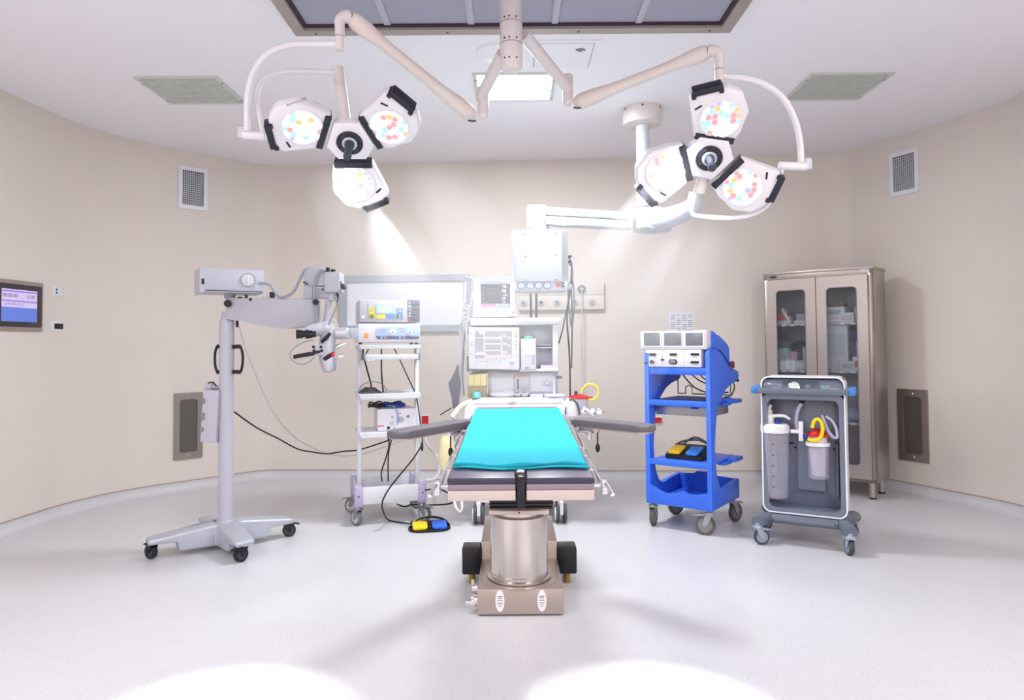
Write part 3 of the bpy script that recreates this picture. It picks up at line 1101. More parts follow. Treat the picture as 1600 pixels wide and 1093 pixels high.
for zz, xx, r in ((.115, -.232, .018), (.066, -.236, .022), (.058, -.222, .03)):
    m.cyl((-.20, y0 + .06, zz), (xx, y0 + .06, zz), r, b=.004)
m.cyl((-.225, y0 + .06, .10), (-.225, y0 + .06, .15), .008)
m.box((-.235, y0 + .04, .05), (.05, .02, .02), None, .004)
part(m, 'socket_cluster', t)
for s in (-1, 1):
    m = MB(GLOSSBLACK).box((s * .255, 3.72 - 3.45, .121), (.10, .12, .142), None, .010)
    fb = part(m, 'foot_block', t)
    for q in (-.035, .035):
        part(MB(M('amber_foot', (150, 124, 40), .5)).cyl((s * .255, 3.72 - 3.45 + q, 0), (s * .255, 3.72 - 3.45 + q, .056), .016), 'rubber_foot', fb)
cy = 3.40 - 3.45
m = MB(COLST)
m.lathe([(0, .128), (.150, .128), (.156, .134), (.156, .142), (.143, .146), (.143, .160), (.140, .162), (.140, .436), (.134, .440), (0, .440)], None, T(-.004, cy, 0), 64)
part(m, 'column_sleeve', t)
part(MB(TSTEEL).lathe([(.156, .124), (.188, .124), (.188, .127), (.180, .130), (.156, .130)], None, T(-.004, cy, 0), 64), 'floor_collar', t)
part(MB(COLST).lathe([(0, .43), (.118, .43), (.118, .467), (0, .467)], None, T(-.004, cy, 0), 48), 'inner_sleeve', t)
part(MB(GUARD).box((-.004, cy - .02, .474), (.285, .26, .018), None, .003), 'top_plate', t)
for s in (0,):
    m = MB(INK)
    screw(m, (-.004, cy - .15, .474), (0, -1, 0), .005)
    part(m, 'plate_screw', t)
m = MB(GLOSSBLACK)
for k in range(5):
    w = .27 - .012 * (k % 2)
    m.box((-.004, cy + .02, .500 + .036 * k), (w, w, .034), None, .005)
part(m, 'bellows', t)

# tilted table top: frame at the foot edge, x across, y along towards the head, z up
f0 = D(814, 746.5, 2.50)
TT = T(*L((f0.x, 2.50, f0.z))) @ RX(3.3)
TW = .538
THK = .045
m = MB(GLOSSBLACK)
m.X = TT
m.box((0, .14, -.104), (.232, .20, .046), None, .004)
for k in range(3):
    m.box((0, .036, -.120 + k * .014), (.236, .010, .006), None, .002)
m.box((0, .022, -.055), (.030, .045, .12), None, .004)
m.box((0, .09, -.006), (.030, .16, .022), None, .004)
part(m, 'leg_plate_bracket', t, 'black bracket between the two pads')
m = MB(CHROME)
m.X = TT
m.box((0, .062, .010), (.028, .03, .012), None, .003)
part(m, 'bracket_catch', t)
for s in (-1, 1):
    xc = s * (TW / 4 + .009)
    w = TW / 2 - .019
    m = MB(PAD)
    m.X = TT
    m.box((xc, .20, -THK * .26), (w, .40, THK * .50), PADD, .006, seg=3)
    m.box((xc, .203, -THK * .10), (w - .006, .394, THK * .21), PAD, .004, seg=2)
    m.box((xc, .20, -THK * .75), (w - .003, .398, THK * .50), PADS, .005, seg=2)
    part(m, 'leg_pad', t, 'shiny grey leg pad beside the black bracket')
    m = MB(GUARD)
    m.X = TT
    m.box((xc, .20, -THK - .020), (w - .002, .39, .038), None, .003)
    part(m, 'leg_plate', t)
for ya, yb, nm in ((.405, .90, 'seat_pad'), (.91, 1.46, 'back_pad'), (1.47, 1.76, 'head_pad')):
    w = TW if nm != 'head_pad' else .50
    m = MB(PAD)
    m.X = TT
    m.box((0, (ya + yb) / 2, -THK * .25), (w, yb - ya, THK * .52), PAD, .008, seg=3)
    m.box((0, (ya + yb) / 2, -THK * .74), (w - .002, yb - ya - .002, THK * .50), PADS, .006)
    part(m, nm, t)
m = MB(GUARD)
m.X = TT
m.box((0, .95, -THK - .022), (TW - .03, 1.05, .042), None, .004)
part(m, 'top_frame', t)
for s in (-1, 1):
    m = MB(CLEAR if False else CHROME)
    m.X = TT
    m.box((s * (TW / 2 + .030), .30, -.040), (.007, .62, .028), None, .002)
    m.box((s * (TW / 2 + .030), 1.05, -.030), (.007, .72, .028), None, .002)
    for yy in (.05, .30, .56, .75, 1.35):
        m.cyl((s * (TW / 2 - .012), yy, -.04), (s * (TW / 2 + .028), yy, -.04), .008, n=12)
    part(m, 'side_rail', t)
    m = MB(CHROME)
    m.X = TT
    m.box((s * (TW / 2 + .040), .05, -.045), (.022, .05, .05), None, .005)
    m.cyl((s * (TW / 2 + .045), .02, -.030), (s * (TW / 2 + .060), -.03, -.055), .008, n=12)
    part(m, 'rail_clamp', t)


def arm_board(tip, inner, w, z, s):
    a, b = G(*tip, z), G(*inner, z)
    d = b - a
    ln = d.length
    az = math.degrees(math.atan2(d.y, d.x))
    X = T(*L((a + b) / 2 + Vector((0, 0, -.022)))) @ RZ(az)
    m = MB(M('arm_pad_grey', (98, 94, 100), .45, 0, .05, 80, .1))
    m.X = X
    m.prism(rrect(ln, w, w * .42, 8), .034, None, T(0, 0, -.012), .009, 3)
    p = part(m, 'arm_board', t, 'padded grey arm board')
    m = MB(GUARD)
    m.X = X
    m.prism(rrect(ln - .03, w - .02, w * .40, 8), .008, None, T(0, 0, -.021))
    part(m, 'board_plate', p)
    m = MB(CHROME)
    m.X = X
    m.box((ln * .30, 0, -.034), (.11, .05, .026), None, .004)
    m.cyl((ln * .30, 0, -.045), (ln * .30, 0, -.085), .012)
    m.box((ln * .40, 0, -.05), (.10, .03, .02), None, .004)
    k = part(m, 'board_clamp', p)
    m = MB(GLOSSBLACK)
    m.X = X
    m.cyl((ln * .22, -.02, -.03), (ln * .22, -.02, -.11), .004, n=10)
    m.ball((ln * .22, -.02, -.13), (.013, .013, .024), None, 14)
    part(m, 'clamp_knob', p)


arm_board((613, 674), (728, 655), .125, .862, -1)
arm_board((1020, 664), (898, 652.5), .125, .862, 1)

# ---------------------------------------------------------------- the folded turquoise drape
DRAPE = M('surgical_drape', (14, 182, 204), .75, 0, .04, 300., .15)
DW0, DW1 = .515, .50
NX, NY = 44, 64


def drape_point(u, v, lay):
    """u across, v from the folded front edge to the head end; lay 0 is the top ply"""
    rnd = math.sin
    x = (u - .5) * (DW0 + (DW1 - DW0) * v)
    y = .135 + v * 1.49 + .012 * rnd(u * 9 + 1) * (1 - v) + .008 * rnd(u * 14) * v
    z = .010 + .0018 * rnd(x * 37 + y * 5) * rnd(y * 7.3 + x * 4) + .0016 * rnd(y * 11 + 2 * rnd(x * 8)) + .0012 * rnd((x * .35 + y) * 47)
    z += .0034 * math.exp(-((y - .50 - .10 * x) / .014) ** 2) + .0036 * math.exp(-((y - .83 + .16 * x) / .013) ** 2) + .0030 * math.exp(-((y - 1.12 - .05 * x) / .014) ** 2) - .0020 * math.exp(-(x / .012) ** 2) * (v > .3)
    edge = max(0, 1 - v / .05)
    z += edge * (.011 + .003 * rnd(u * 17) + .004 * (u > .75) * (u - .75) * 4)
    return (x, y, z + lay)


m = MB(DRAPE)
m.X = T(f0.x, 2.50, f0.z) @ RX(3.3)
vs, fs = [], []
for lay in (0.002, -.010):
    for j in range(NY + 1):
        for i in range(NX + 1):
            p = drape_point(i / NX, j / NY, lay)
            vs.append((p[0], p[1], max(p[2], .0015 if lay < 0 else .003)) if lay > 0 else (p[0] * .998, p[1] + .001, .0012))
k = (NX + 1) * (NY + 1)
for j in range(NY):
    for i in range(NX):
        a = j * (NX + 1) + i
        fs += [(a, a + 1, a + NX + 2, a + NX + 1), (k + a, k + a + NX + 1, k + a + NX + 2, k + a + 1)]
for i in range(NX):
    fs += [(i, k + i, k + i + 1, i + 1), (NY * (NX + 1) + i, NY * (NX + 1) + i + 1, k + NY * (NX + 1) + i + 1, k + NY * (NX + 1) + i)]
for j in range(NY):
    a, b2 = j * (NX + 1), (j + 1) * (NX + 1)
    fs += [(a, b2, k + b2, k + a), (a + NX, k + a + NX, k + b2 + NX, b2 + NX)]
m.add(vs, fs, DRAPE)
root = thing('surgical_drape', (0, 0, 0), 0, 'folded turquoise cloth drape spread over the operating table pads', 'drape')
part(m, 'top_ply', root, ang=80)
# the folded plies that show along the front edge
DHEM = M('drape_hem', (4, 112, 132), .8, 0, .05, 300., .15)
for q, (dz, dy, mt) in enumerate(((.0052, -.012, DHEM), (.0105, -.016, DRAPE), (.0155, -.009, DHEM))):
    m = MB(mt)
    m.X = T(f0.x, 2.50, f0.z) @ RX(3.3)
    pts = []
    for i in range(41):
        u = i / 40
        p = drape_point(u, 0, 0)
        pts.append((p[0], p[1] + dy + .004 * math.sin(u * 11 + q * 2), .0035 + dz * (.62 + .25 * math.sin(u * 8 + q) + .35 * max(0, u - .7)) ))
    m.tube(pts, .0046, None, 8, 2)
    part(m, 'folded_ply', root, ang=80)
# ================================================================ SURGICAL MICROSCOPE
SCW = M('scope_white', (186, 186, 198), .36)
SCG = M('scope_grey', (178, 178, 188), .4)
HOSE = M('grey_hose', (150, 154, 170), .45)
t = thing('surgical_microscope', (-1.83, 4.38, 0), 0, 'tall white surgical microscope on a silver four-legged rolling stand', 'microscope')
tips = [(-.336, -.235), (.227, -.285), (.311, .225), (-.235, .28)]
m = MB(SILVER)
m.prism(rrect(.19, .19, .06), .125, None, T(0, 0, .035) @ RZ(20), .012, 3)
m.lathe([(.0, .15), (.06, .15), (.057, .168), (.047, .176), (0, .176)], None, None, 36)
part(m, 'base_hub', t)
for k, (x, y) in enumerate(tips):
    ln = math.hypot(x, y) + .035
    az = math.degrees(math.atan2(y, x))
    prof = [(0, .035), (ln * .62, .035), (ln * .64, .09), (ln * .99, .092), (ln, .10), (ln, .118), (ln * .97, .126), (ln * .25, .165), (0, .165)]
    m = MB(SILVER)
    bm_ = MB(SILVER).prism(prof, 1.0, None, FRONT, 0)
    vs = []
    for v in bm_.v:
        s = v.x / ln
        vs.append((v.x, (-v.y - .5) * (.155 - .045 * s), v.z))
    bb = bmesh.new()
    bv = [bb.verts.new(v) for v in vs]
    for f in bm_.f:
        bb.faces.new([bv[i] for i in f])
    bmesh.ops.recalc_face_normals(bb, faces=bb.faces)
    bmesh.ops.bevel(bb, geom=[e for e in bb.edges if e.calc_face_angle(0) > .3], offset=.012, segments=3, profile=.5, affect='EDGES')
    m.from_bm(bb, SILVER, RZ(az))
    part(m, 'base_leg', t)
    caster(t, x, y, .043, (60, 150, -70, 30)[k], .095, BLACK, BLACK, LGREY if k == 9 else DGREY, True, .034)
zt = onp(t, 356, 505, 0).z
zc = onp(t, 356, 500, 0).z + .02
m = MB(SCW)
m.lathe([(0, .16), (.0455, .16), (.0455, zt), (.033, zc + .02), (.033, zc + .035), (0, zc + .035)], None, None, 40)
part(m, 'column', t)
for pts in (((349, 541.5), (339, 541), (336.3, 550), (335.8, 560), (336.3, 571), (339, 581), (349, 580.5)), ((364, 541.5), (376, 541), (378.6, 550), (379.4, 560), (378.6, 571), (376, 581), (364, 580.5))):
    m = MB(GLOSSBLACK)
    P_ = [onp(t, x, y, -.02) for x, y in pts]
    m.tube(P_[1:-1], .0085, None, 10, 5)
    m.cyl(P_[0], P_[1], .013, n=14)
    m.cyl(P_[-1], P_[-2], .013, n=14)
    part(m, 'grab_handle', t)
# control box hanging from the column
m = MB(SCW)
pl = ppoly(t, ((317, 608), (341.5, 610), (336.5, 692), (312, 690)), -.07)
m.prism(pl, .12, None, T(0, -.07 + .12, 0) @ FRONT, .008, 3)
pb = part(m, 'control_box', t)
m = MB(LGREY)
for (x0, y0, x1, y1) in ((314.5, 622, 318.5, 630), (313, 645, 318, 656), (311.5, 667, 316, 674)):
    pbox(m, t, x0, y0, x1, y1, -.075, -.07, MGREY, .001)
part(m, 'side_button', pb) if False else None
for (x0, y0, x1, y1) in ((315.2, 622, 319.5, 630), (313.6, 645, 319, 656), (312, 667, 317, 674)):
    part(pbox(MB(MGREY), t, x0, y0, x1, y1, -.078, -.066, None, .002), 'side_button', pb)
m = MB(SCW)
m.tube([onp(t, 324, 612, -.02), onp(t, 325, 602, -.02), onp(t, 335, 604, -.01), onp(t, 350, 605, 0)], .014, None, 14, 4)
pbox(m, t, 320, 596, 330, 608, -.035, .015, None, .004)
br = part(m, 'box_bracket', t)
part(MB(BLACK).tube([onp(t, 325, 600, -.03), onp(t, 328, 597, -.04), onp(t, 334, 598, -.05), onp(t, 338, 604, -.05)], .004, None, 8, 5), 'short_lead', br)
# swinging arm
pl = ppoly(t, ((352, 464.5), (493, 467), (494, 504), (476, 510.5), (452, 512.5), (425, 511.5), (398, 506.5), (376, 500), (352, 499.5)), -.055)
m = MB(SCG).prism(pl, .11, None, T(0, .055, 0) @ FRONT, .006, 3)
arm = part(m, 'swing_arm', t)
for px, py, r in ((357, 474, .021), (494, 472, .017)):
    c = onp(t, px, py, -.06)
    m = MB(BLACK)
    m.prism([((r + .003 * math.cos(8 * a)) * math.cos(a), (r + .003 * math.cos(8 * a)) * math.sin(a)) for a in [2 * PI * k / 48 for k in range(48)]], .022, None, T(*c) @ FRONT, .003)
    part(m, 'clamp_knob', arm)
part(MB(BLACK).cyl(onp(t, 370.5, 499, -.02), onp(t, 370.5, 511, -.02), .009, b=.002), 'lock_pin', arm)
for (x0, y0, x1, y1, mt) in ((421, 456, 427.5, 465, BLACK), (389, 465, 393, 470, BLACK), (409, 461, 411, 465, LGREY), (414, 461, 416, 465, LGREY), (371, 463, 377, 465.5, BLACK), (382, 460, 385, 465, BLACK)):
    part(pbox(MB(mt), t, x0, y0, x1, y1, -.058, -.03, None, .002), 'arm_switch', arm)
m = MB(SCG)
m.cyl(onp(t, 359, 466, 0), onp(t, 359, 456, 0), .034, n=28)
part(m, 'arm_pivot', t)
# lamp box on top
m = MB(SCW)
ctr = onp(t, 360, 441, 0)
BX = T(ctr.x, 0, ctr.z) @ RZ(31)
bw, bh = .365, .150
m.X = BX
m.box((0, 0, 0), (bw, .26, bh), None, .008)
lb = part(m, 'light_source_box', t)
m = MB(SCW)
m.X = BX
m.box((-bw / 2 - .002, .0, -.002), (.026, .268, bh + .010), None, .006)
part(m, 'end_cover', lb)
m = MB(INK)
m.X = BX
m.box((.005, -.131, -bh / 2 + .010), (bw - .03, .003, .005))
part(m, 'dark_groove', lb)  # dark strip along the lower edge of the box front
m = MB(LGREY)
m.X = BX @ T(.085, -.130, .008) @ FRONT
m.prism(circle(.043, 36), .003, LGREY, None, .001)
m.box((0, 0, .004), (.004, .062, .003), PLASTIC)
m.ring(circle(.044, 36), circle(.041, 36), .005, MGREY)
part(m, 'lamp_door', lb)
m = MB(BLACK)
m.X = BX @ T(-bw / 2 + .004, -.133, -.012) @ FRONT
m.prism(rrect(.014, .036, .005), .004, None, None, .001)
part(m, 'rocker_switch', lb)
part(MB(HOSE).tube([onp(t, x, y, v) for x, y, v in ((404, 442, -.05), (414, 442.5, -.05), (423, 446, -.05), (430, 457, -.05), (437, 464, -.06), (447, 463, -.06), (458, 456, -.06), (467, 440, -.05), (474, 425, -.04), (481, 419, -.03), (488, 419, -.02))], .0088, None, 10, 6), 'light_guide_cable', t)
# suspension block
m = MB(SCG)
pl = ppoly(t, ((474.5, 446), (474, 428), (478, 419), (487, 416), (504, 417), (509, 424), (508, 446)), -.05)
m.prism(pl, .12, None, T(0, .07, 0) @ FRONT, .006, 3)
sb = part(m, 'suspension_housing', t)
m = MB(SCW)
pbox(m, t, 506, 424, 531, 456, -.062, .06, None, .01)
part(m, 'balance_block', t)
m = MB(SCG)
pbox(m, t, 474, 444, 488, 467, -.04, .04, None, .004)
pbox(m, t, 486, 450, 520, 466, -.02, .03, None, .004)
part(m, 'parallel_link', t)
for (x, y, r, l, dx) in ((512, 421.5, .014, .03, 0), (520.5, 424.5, .015, .032, 0)):
    c2 = onp(t, x, y, -.04)
    part(MB(BLACK).cyl((c2.x, -.04, c2.z - l / 2), (c2.x, -.04, c2.z + l / 2), r, b=.003), 'balance_knob', t)
c2 = onp(t, 534, 446, -.03)
m = MB(BLACK)
m.cyl((c2.x - .03, -.03, c2.z), (c2.x + .006, -.03, c2.z), .010)
m.cyl((c2.x, -.03, c2.z - .012), (c2.x + .02, -.03, c2.z - .002), .020, b=.004)
m.cyl((c2.x - .015, -.04, c2.z + .018), (c2.x - .002, -.04, c2.z + .022), .014, b=.003)
part(m, 'balance_knob', t)
for (x, y) in ((475.5, 441), (479, 443), (504.5, 452)):
    c2 = onp(t, x, y, -.062)
    m = MB(BLACK)
    screw(m, c2, (0, -1, 0), .008)
    part(m, 'cover_screw', sb)
m = MB(SCW)
m.cyl(onp(t, 518.5, 455, 0), onp(t, 518.5, 470, 0), .028, n=24, b=.004)
m.tube([onp(t, 514, 470, 0), onp(t, 511, 488, 0), onp(t, 508, 508, 0)], [.020, .017, .019], None, 16)
part(m, 'hanger', t)
part(MB(BLACK).tube([onp(t, 526, 458, -.03), onp(t, 529, 465, -.03), onp(t, 526, 473, -.03)], [.006, .010, .003], None, 8, 4), 'release_lever', t)
part(MB(HOSE).tube([onp(t, x, y, -.07) for x, y in ((509, 421), (501, 424), (494, 434), (490.5, 450), (491.5, 475), (495, 495), (498, 506))], .0082, None, 10, 6), 'head_cable', t)
part(MB(HOSE).tube([onp(t, x, y, -.06) for x, y in ((531, 452), (530, 466), (524, 484), (517, 498), (513, 508))], .0055, None, 8, 6), 'thin_cable', t)
part(MB(LGREY).tube([onp(t, x, y, .0) for x, y in ((517, 501), (522, 500), (526, 504), (527, 512))], .004, None, 8, 5), 'thin_cable', t)
# optical head
m = MB(SCW)
m.tube([onp(t, 508, 514, -.03), onp(t, 497, 514, -.06), onp(t, 484, 517, -.09), onp(t, 476, 519, -.10)], [.040, .046, .040, .030], None, 22, 4)
m.ball(onp(t, 507, 513, -.04), (.045, .05, .045), None, 18)
bt = part(m, 'binocular_tube', t)
for dx, dv in ((0, -.145), (14.5, -.125)):
    m = MB(GLOSSBLACK)
    a = onp(t, 479 + dx, 521.5, dv + .02)
    b2 = onp(t, 462.5 + dx, 522, dv)
    d = b2 - a
    m.tube([a, a + d * .35, a + d * .36, a + d * .7, a + d * .72, b2], [.020, .021, .026, .026, .029, .027], None, 20)
    part(m, 'eyepiece', bt)
m = MB(SCG)
m.tube([onp(t, 512, 506, -.02), onp(t, 512, 530, -.03), onp(t, 511, 548, -.05), onp(t, 513, 560, -.06)], [.042, .050, .050, .047], None, 24, 3)
hd = part(m, 'zoom_body', t)
m = MB(M('silver_ring', (196, 196, 206), .25, .7))
m.tube([onp(t, 512, 556, -.055), onp(t, 513, 566, -.062), onp(t, 514.5, 576, -.07), onp(t, 515, 580, -.072)], [.056, .052, .043, .036], None, 26)
part(m, 'objective_lens', hd)
m = MB(GLOSSBLACK)
m.tube([onp(t, 516, 520, -.08), onp(t, 509, 528, -.09), onp(t, 502, 534, -.09)], [.010, .014, .008], None, 10)
part(m, 'focus_band', hd)
m = MB(SCW)
pbox(m, t, 488, 538, 506, 552, -.115, -.06, None, .004)
kb = part(m, 'key_pad', hd)
for (x, y) in ((490, 541.5), (502, 541.5), (491, 547.5), (503, 547.5)):
    c2 = onp(t, x, y, -.115)
    part(MB(BLACK).cyl(c2, c2 + Vector((0, -.012, 0)), .0085, b=.002), 'button', kb)
for pts, r in ((((500, 549), (486, 552.5), (474, 554.5), (459, 557.5)), [.008, .014, .013, .013]), (((522, 551), (514, 556), (506, 561)), [.010, .014, .012])):
    m = MB(BLACK)
    P_ = [onp(t, x, y, -.12) for x, y in pts]
    m.tube(P_, r, None, 14, 3)
    part(m, 'hand_grip', hd)
m = MB(SCW).tube([onp(t, 507, 552, -.10), onp(t, 495, 551, -.115), onp(t, 486, 552, -.12)], .013, None, 14)
part(m, 'grip_mount', hd)
part(MB(RED).ball(onp(t, 520.5, 554, -.13), .013, None, 14), 'red_marker', hd, 'red marker knob')
m = MB(CHROME)
m.cyl(onp(t, 520, 557, -.06), onp(t, 535, 556.5, -.06), .012)
m.cyl(onp(t, 532, 556.5, -.06), onp(t, 537, 556.5, -.06), .018, b=.003)
m.tube([onp(t, 518, 550, -.03), onp(t, 528, 541, -.03), onp(t, 540, 536, -.03)], [.012, .014, .008], None, 12)
part(m, 'chrome_knob', hd)
m = MB(M('silver_tube', (206, 206, 214), .3, .5))
m.cyl(onp(t, 512, 520, .0), onp(t, 527, 520, -.02), .038, n=28)
m.cyl(onp(t, 525, 520.5, -.02), onp(t, 545, 520.5, -.03), .037, n=28, b=.006)
pbox(m, t, 541, 512, 557, 528, -.01, .05, BOARDF, .006)
part(m, 'camera_tube', t)
part(MB(HOSE).tube([onp(t, x, y, -.11) for x, y in ((490, 531), (476, 534), (460, 543), (453, 554), (458, 564), (470, 569), (482, 566), (492, 557))], .0036, None, 8, 6), 'loop_cable', t)
# mains and thin white cable that leave the stand
cable('microscope_mains_cable', [D(*p) for p in ((366, 643, 4.42), (385, 657, 4.55), (405, 670, 4.75), (435, 685, 5.0), (465, 701, 5.2), (490, 706, 5.3), (512, 708.5, 5.35), (535, 705, 5.4), (562, 702, 5.45), (600, 690, 5.5), (615, 684, 5.5))], .0055, BLACK, 'black cable sagging from the microscope stand across to the instrument trolley')
cable('microscope_thin_cable', [D(*p) for p in ((374, 510, 4.45), (384, 545, 4.6), (400, 585, 4.8), (425, 640, 5.1), (455, 678, 5.35), (490, 700, 5.5), (525, 711, 5.55), (560, 710, 5.6), (600, 698, 5.6), (640, 683, 5.6))], .0038, LGREY, 'thin pale cable curving from the microscope arm down behind the instrument trolley')
# ================================================================ INSTRUMENT TROLLEY WITH GENERATORS
TR = M('trolley_white', (218, 220, 226), .36)
LILAC = M('lilac_corner', (180, 172, 204), .45)
t = thing('instrument_trolley', (-.965, 5.12, 0), 17, 'tall white wheeled trolley with lilac corner bumpers and a row of shelves', 'trolley')
VF = -.20
zs = [onp(t, 610, y, VF).z for y in (541, 556, 617.5, 677.5)]
xl, xr = onp(t, 560, 617, VF).x, onp(t, 659, 617, VF).x
wx = xr - xl
xc = (xl + xr) / 2
DEP = .40
for k, (z, th) in enumerate(zip(zs, (.024, .040, .034, .032))):
    if k == 1:
        continue
    m = MB(TR)
    m.prism(rrect(wx - .012, DEP, .012, cx=xc, cy=0), .012, None, T(0, 0, z), .003)
    m.box((xc, VF + .006, z - th / 2 + .006), (wx - .014, .012, th), None, .004)
    m.box((xc, -VF - .006, z - th / 2 + .006), (wx - .014, .012, th), None, .004)
    sh = part(m, 'shelf', t)
    part(MB(LILAC).box((xl + .011, VF - .001, z - .012), (.014, .006, .022), None, .002), 'corner_clip', sh)
# shallow tray on rails below the top shelf
m = MB(LGREY)
m.box((xc + .012, 0, zs[1]), (wx - .06, DEP, .012), None, .003)
m.box((xc + .012, VF - .002, zs[1] - .006), (wx - .062, .010, .038), TR, .003)
tr_ = part(m, 'pull_out_tray', t)
for s in (-1, 1):
    part(MB(MGREY).box((xc + .012 + s * (wx / 2 - .030), VF + .10, zs[1] - .006), (.012, .22, .05), None, .003), 'slide_rail', tr_)
m = MB(CHROME).box((xc - wx / 2 + .085, VF - .006, zs[1] - .028), (.05, .008, .008), None, .002)
part(m, 'tray_latch', tr_)
zb = onp(t, 610, 782, VF).z
for s in (-1, 1):
    m = MB(TR)
    m.box((xc + s * (wx / 2 - .016), -.07, (zb + zs[0]) / 2), (.030, .046, zs[0] - zb), None, .005)
    part(m, 'post', t)
m = MB(TR)
zt = onp(t, 610, 760, VF).z
m.box((xc, 0, zb - .002), (wx + .01, DEP + .03, .012), None, .003)
for s in (-1, 1):
    m.box((xc, s * (DEP / 2 + .010), (zb + zt) / 2), (wx + .02, .014, zt - zb + .02), None, .003)
    m.box((xc + s * (wx / 2 + .006), 0, (zb + zt) / 2), (.014, DEP + .02, zt - zb + .02), None, .003)
bt = part(m, 'base_tray', t)
for sx in (-1, 1):
    for sy in (-1, 1):
        m = MB(LILAC).box((xc + sx * (wx / 2 + .0), sy * (DEP / 2 + .004), (zb + zt) / 2 - .002), (.058, .058, zt - zb + .05), None, .012)
        cb = part(m, 'corner_bumper', t, 'lilac corner bumper')
        if sy < 0:
            mm = MB(INK)
            screw(mm, (xc + sx * wx / 2, sy * (DEP / 2 + .034), (zb + zt) / 2), (0, -1, 0), .006)
            part(mm, 'bumper_screw', cb)
        caster(t, xc + sx * (wx / 2), sy * (DEP / 2), .054, (30, -140, 55, -120)[(sx > 0) + 2 * (sy > 0)], zb - .02, M('castor_fork', (150, 150, 156), .3, .7), M('castor_tyre', (112, 114, 122), .5), LGREY, True, .028)

# upper generator with display
g = thing('electrosurgery_generator', t.matrix_basis @ Vector((xc, 0, 0)), 17, 'grey generator with lit cyan display and yellow and blue keys, on the trolley top', 'generator')
bpy.context.view_layer.update()
VG = -.19
m = MB(M('generator_grey', (204, 203, 213), .42))
pbox(m, g, 561.5, 468, 655.5, 503.5, VG, .17, None, .008)
part(m, 'casing', g)
m = MB(M('key_plate', (204, 202, 216), .4))
pbox(m, g, 575, 473, 632, 498, VG - .004, VG, None, .002)
kp = part(m, 'key_plate', g)
CY = M('display_cyan', (150, 232, 245), .3, emit=.7)
m = pbox(MB(LGREY), g, 586, 474.5, 617, 490.5, VG - .007, VG - .004, None, .001)
pbox(m, g, 589, 475.5, 615.5, 489, VG - .009, VG - .007, CY)
for y in (478.5, 481.5, 486):
    pbox(m, g, 592, y - .5, 612, y + .7, VG - .0098, VG - .009, M('display_white', (230, 250, 252), .3, emit=.6))
part(m, 'display', kp)
YK = M('key_yellow', (240, 220, 70), .4)
BK = M('key_blue', (112, 148, 224), .4)
LK = M('key_green', (150, 206, 60), .4)
m = pbox(MB(YK), g, 576, 480, 585, 497.5, VG - .006, VG - .004)
pbox(m, g, 576, 490.5, 602, 497.5, VG - .006, VG - .004)
c2 = onp(g, 580.5, 485, VG - .006)
m.ring(circle(.010, 20), circle(.006, 20), .001, LK, T(*c2) @ FRONT)
for x in (580, 583, 586.5):
    pbox(m, g, x, 491.5, x + 2, 496.5, VG - .0072, VG - .006, INK if x < 582 else LK)
part(m, 'cutting_keys', kp, 'yellow cutting keys')
m = pbox(MB(BK), g, 603, 490.5, 622, 497.5, VG - .006, VG - .004)
pbox(m, g, 620, 481, 629.5, 497.5, VG - .006, VG - .004)
for x in (617, 620, 623.5):
    pbox(m, g, x, 491.5, x + 2, 496.5, VG - .0072, VG - .006, LK if x != 620 else INK)
for x in (622, 625.5):
    pbox(m, g, x, 483, x + 1.6, 487.5, VG - .0072, VG - .006, PLASTIC)
part(m, 'coagulation_keys', kp, 'blue coagulation keys')
m = pbox(MB(M('socket_panel', (96, 98, 120), .4)), g, 637, 468.5, 655.8, 503, VG - .004, VG, None, .002)
sp_ = part(m, 'socket_panel', g)
for y, mt in ((473, WHITE), (478.5, M('socket_mint', (150, 230, 220), .4)), (484, WHITE), (489, WHITE), (493.5, WHITE), (500, RED)):
    c2 = onp(g, 640, y, VG - .004)
    m = MB(mt).lathe([(.004, 0), (.0115 if y in (478.5, 500) else .008, 0), (.010 if y in (478.5, 500) else .007, .004), (.004, .004)], None, T(*c2) @ FRONT, 16)
    part(m, 'socket', sp_)
for y in (474, 482, 490, 498):
    part(pbox(MB(M('socket_line', (66, 68, 90), .4)), g, 644, y, 653.5, y + 2.2, VG - .0065, VG - .004, None, .001), 'outlet_slot', sp_)
c2 = onp(g, 567, 495, VG)
part(MB(PLASTIC).cyl(c2, c2 + Vector((0, -.005, 0)), .010, b=.001), 'power_button', g)

# lower generator
g2 = thing('argon_generator', g.location.copy(), 17, 'white generator with a blue dial panel and orange switch, under the grey one', 'generator')
bpy.context.view_layer.update()
m = MB(M('generator_white', (232, 231, 240), .4))
pbox(m, g2, 559.5, 505, 656.5, 534.5, VG - .01, .17, None, .008)
part(m, 'casing', g2)
m = MB(M('dial_panel', (184, 206, 240), .4))
m.prism(ppoly(g2, ((587, 528), (587, 514), (590, 511.5), (655, 508), (655, 528)), VG - .01), .004, None, T(0, VG - .01, 0) @ FRONT, .001)
dp = part(m, 'dial_panel', g2)
for px in (613, 640):
    c2 = onp(g2, px, 519, VG - .014)
    m = MB(PLASTIC).lathe([(0, 0), (.022, 0), (.021, .008), (.012, .012), (0, .012)], None, T(*c2) @ FRONT, 28)
    k = part(m, 'dial', g2)
    c2 = c2 + Vector((0, -.012, 0))
    part(MB(INK).cyl(c2, c2 + Vector((0, -.003, 0)), .005), 'dial_cap', k)
m = MB(M('indicator_bar', (84, 96, 122), .4))
m.prism(ppoly(g2, ((587, 525), (655, 525), (655, 529.5), (590, 529.5)), VG - .014), .003, None, T(0, VG - .014, 0) @ FRONT, .0008)
ib = part(m, 'indicator_bar', g2)
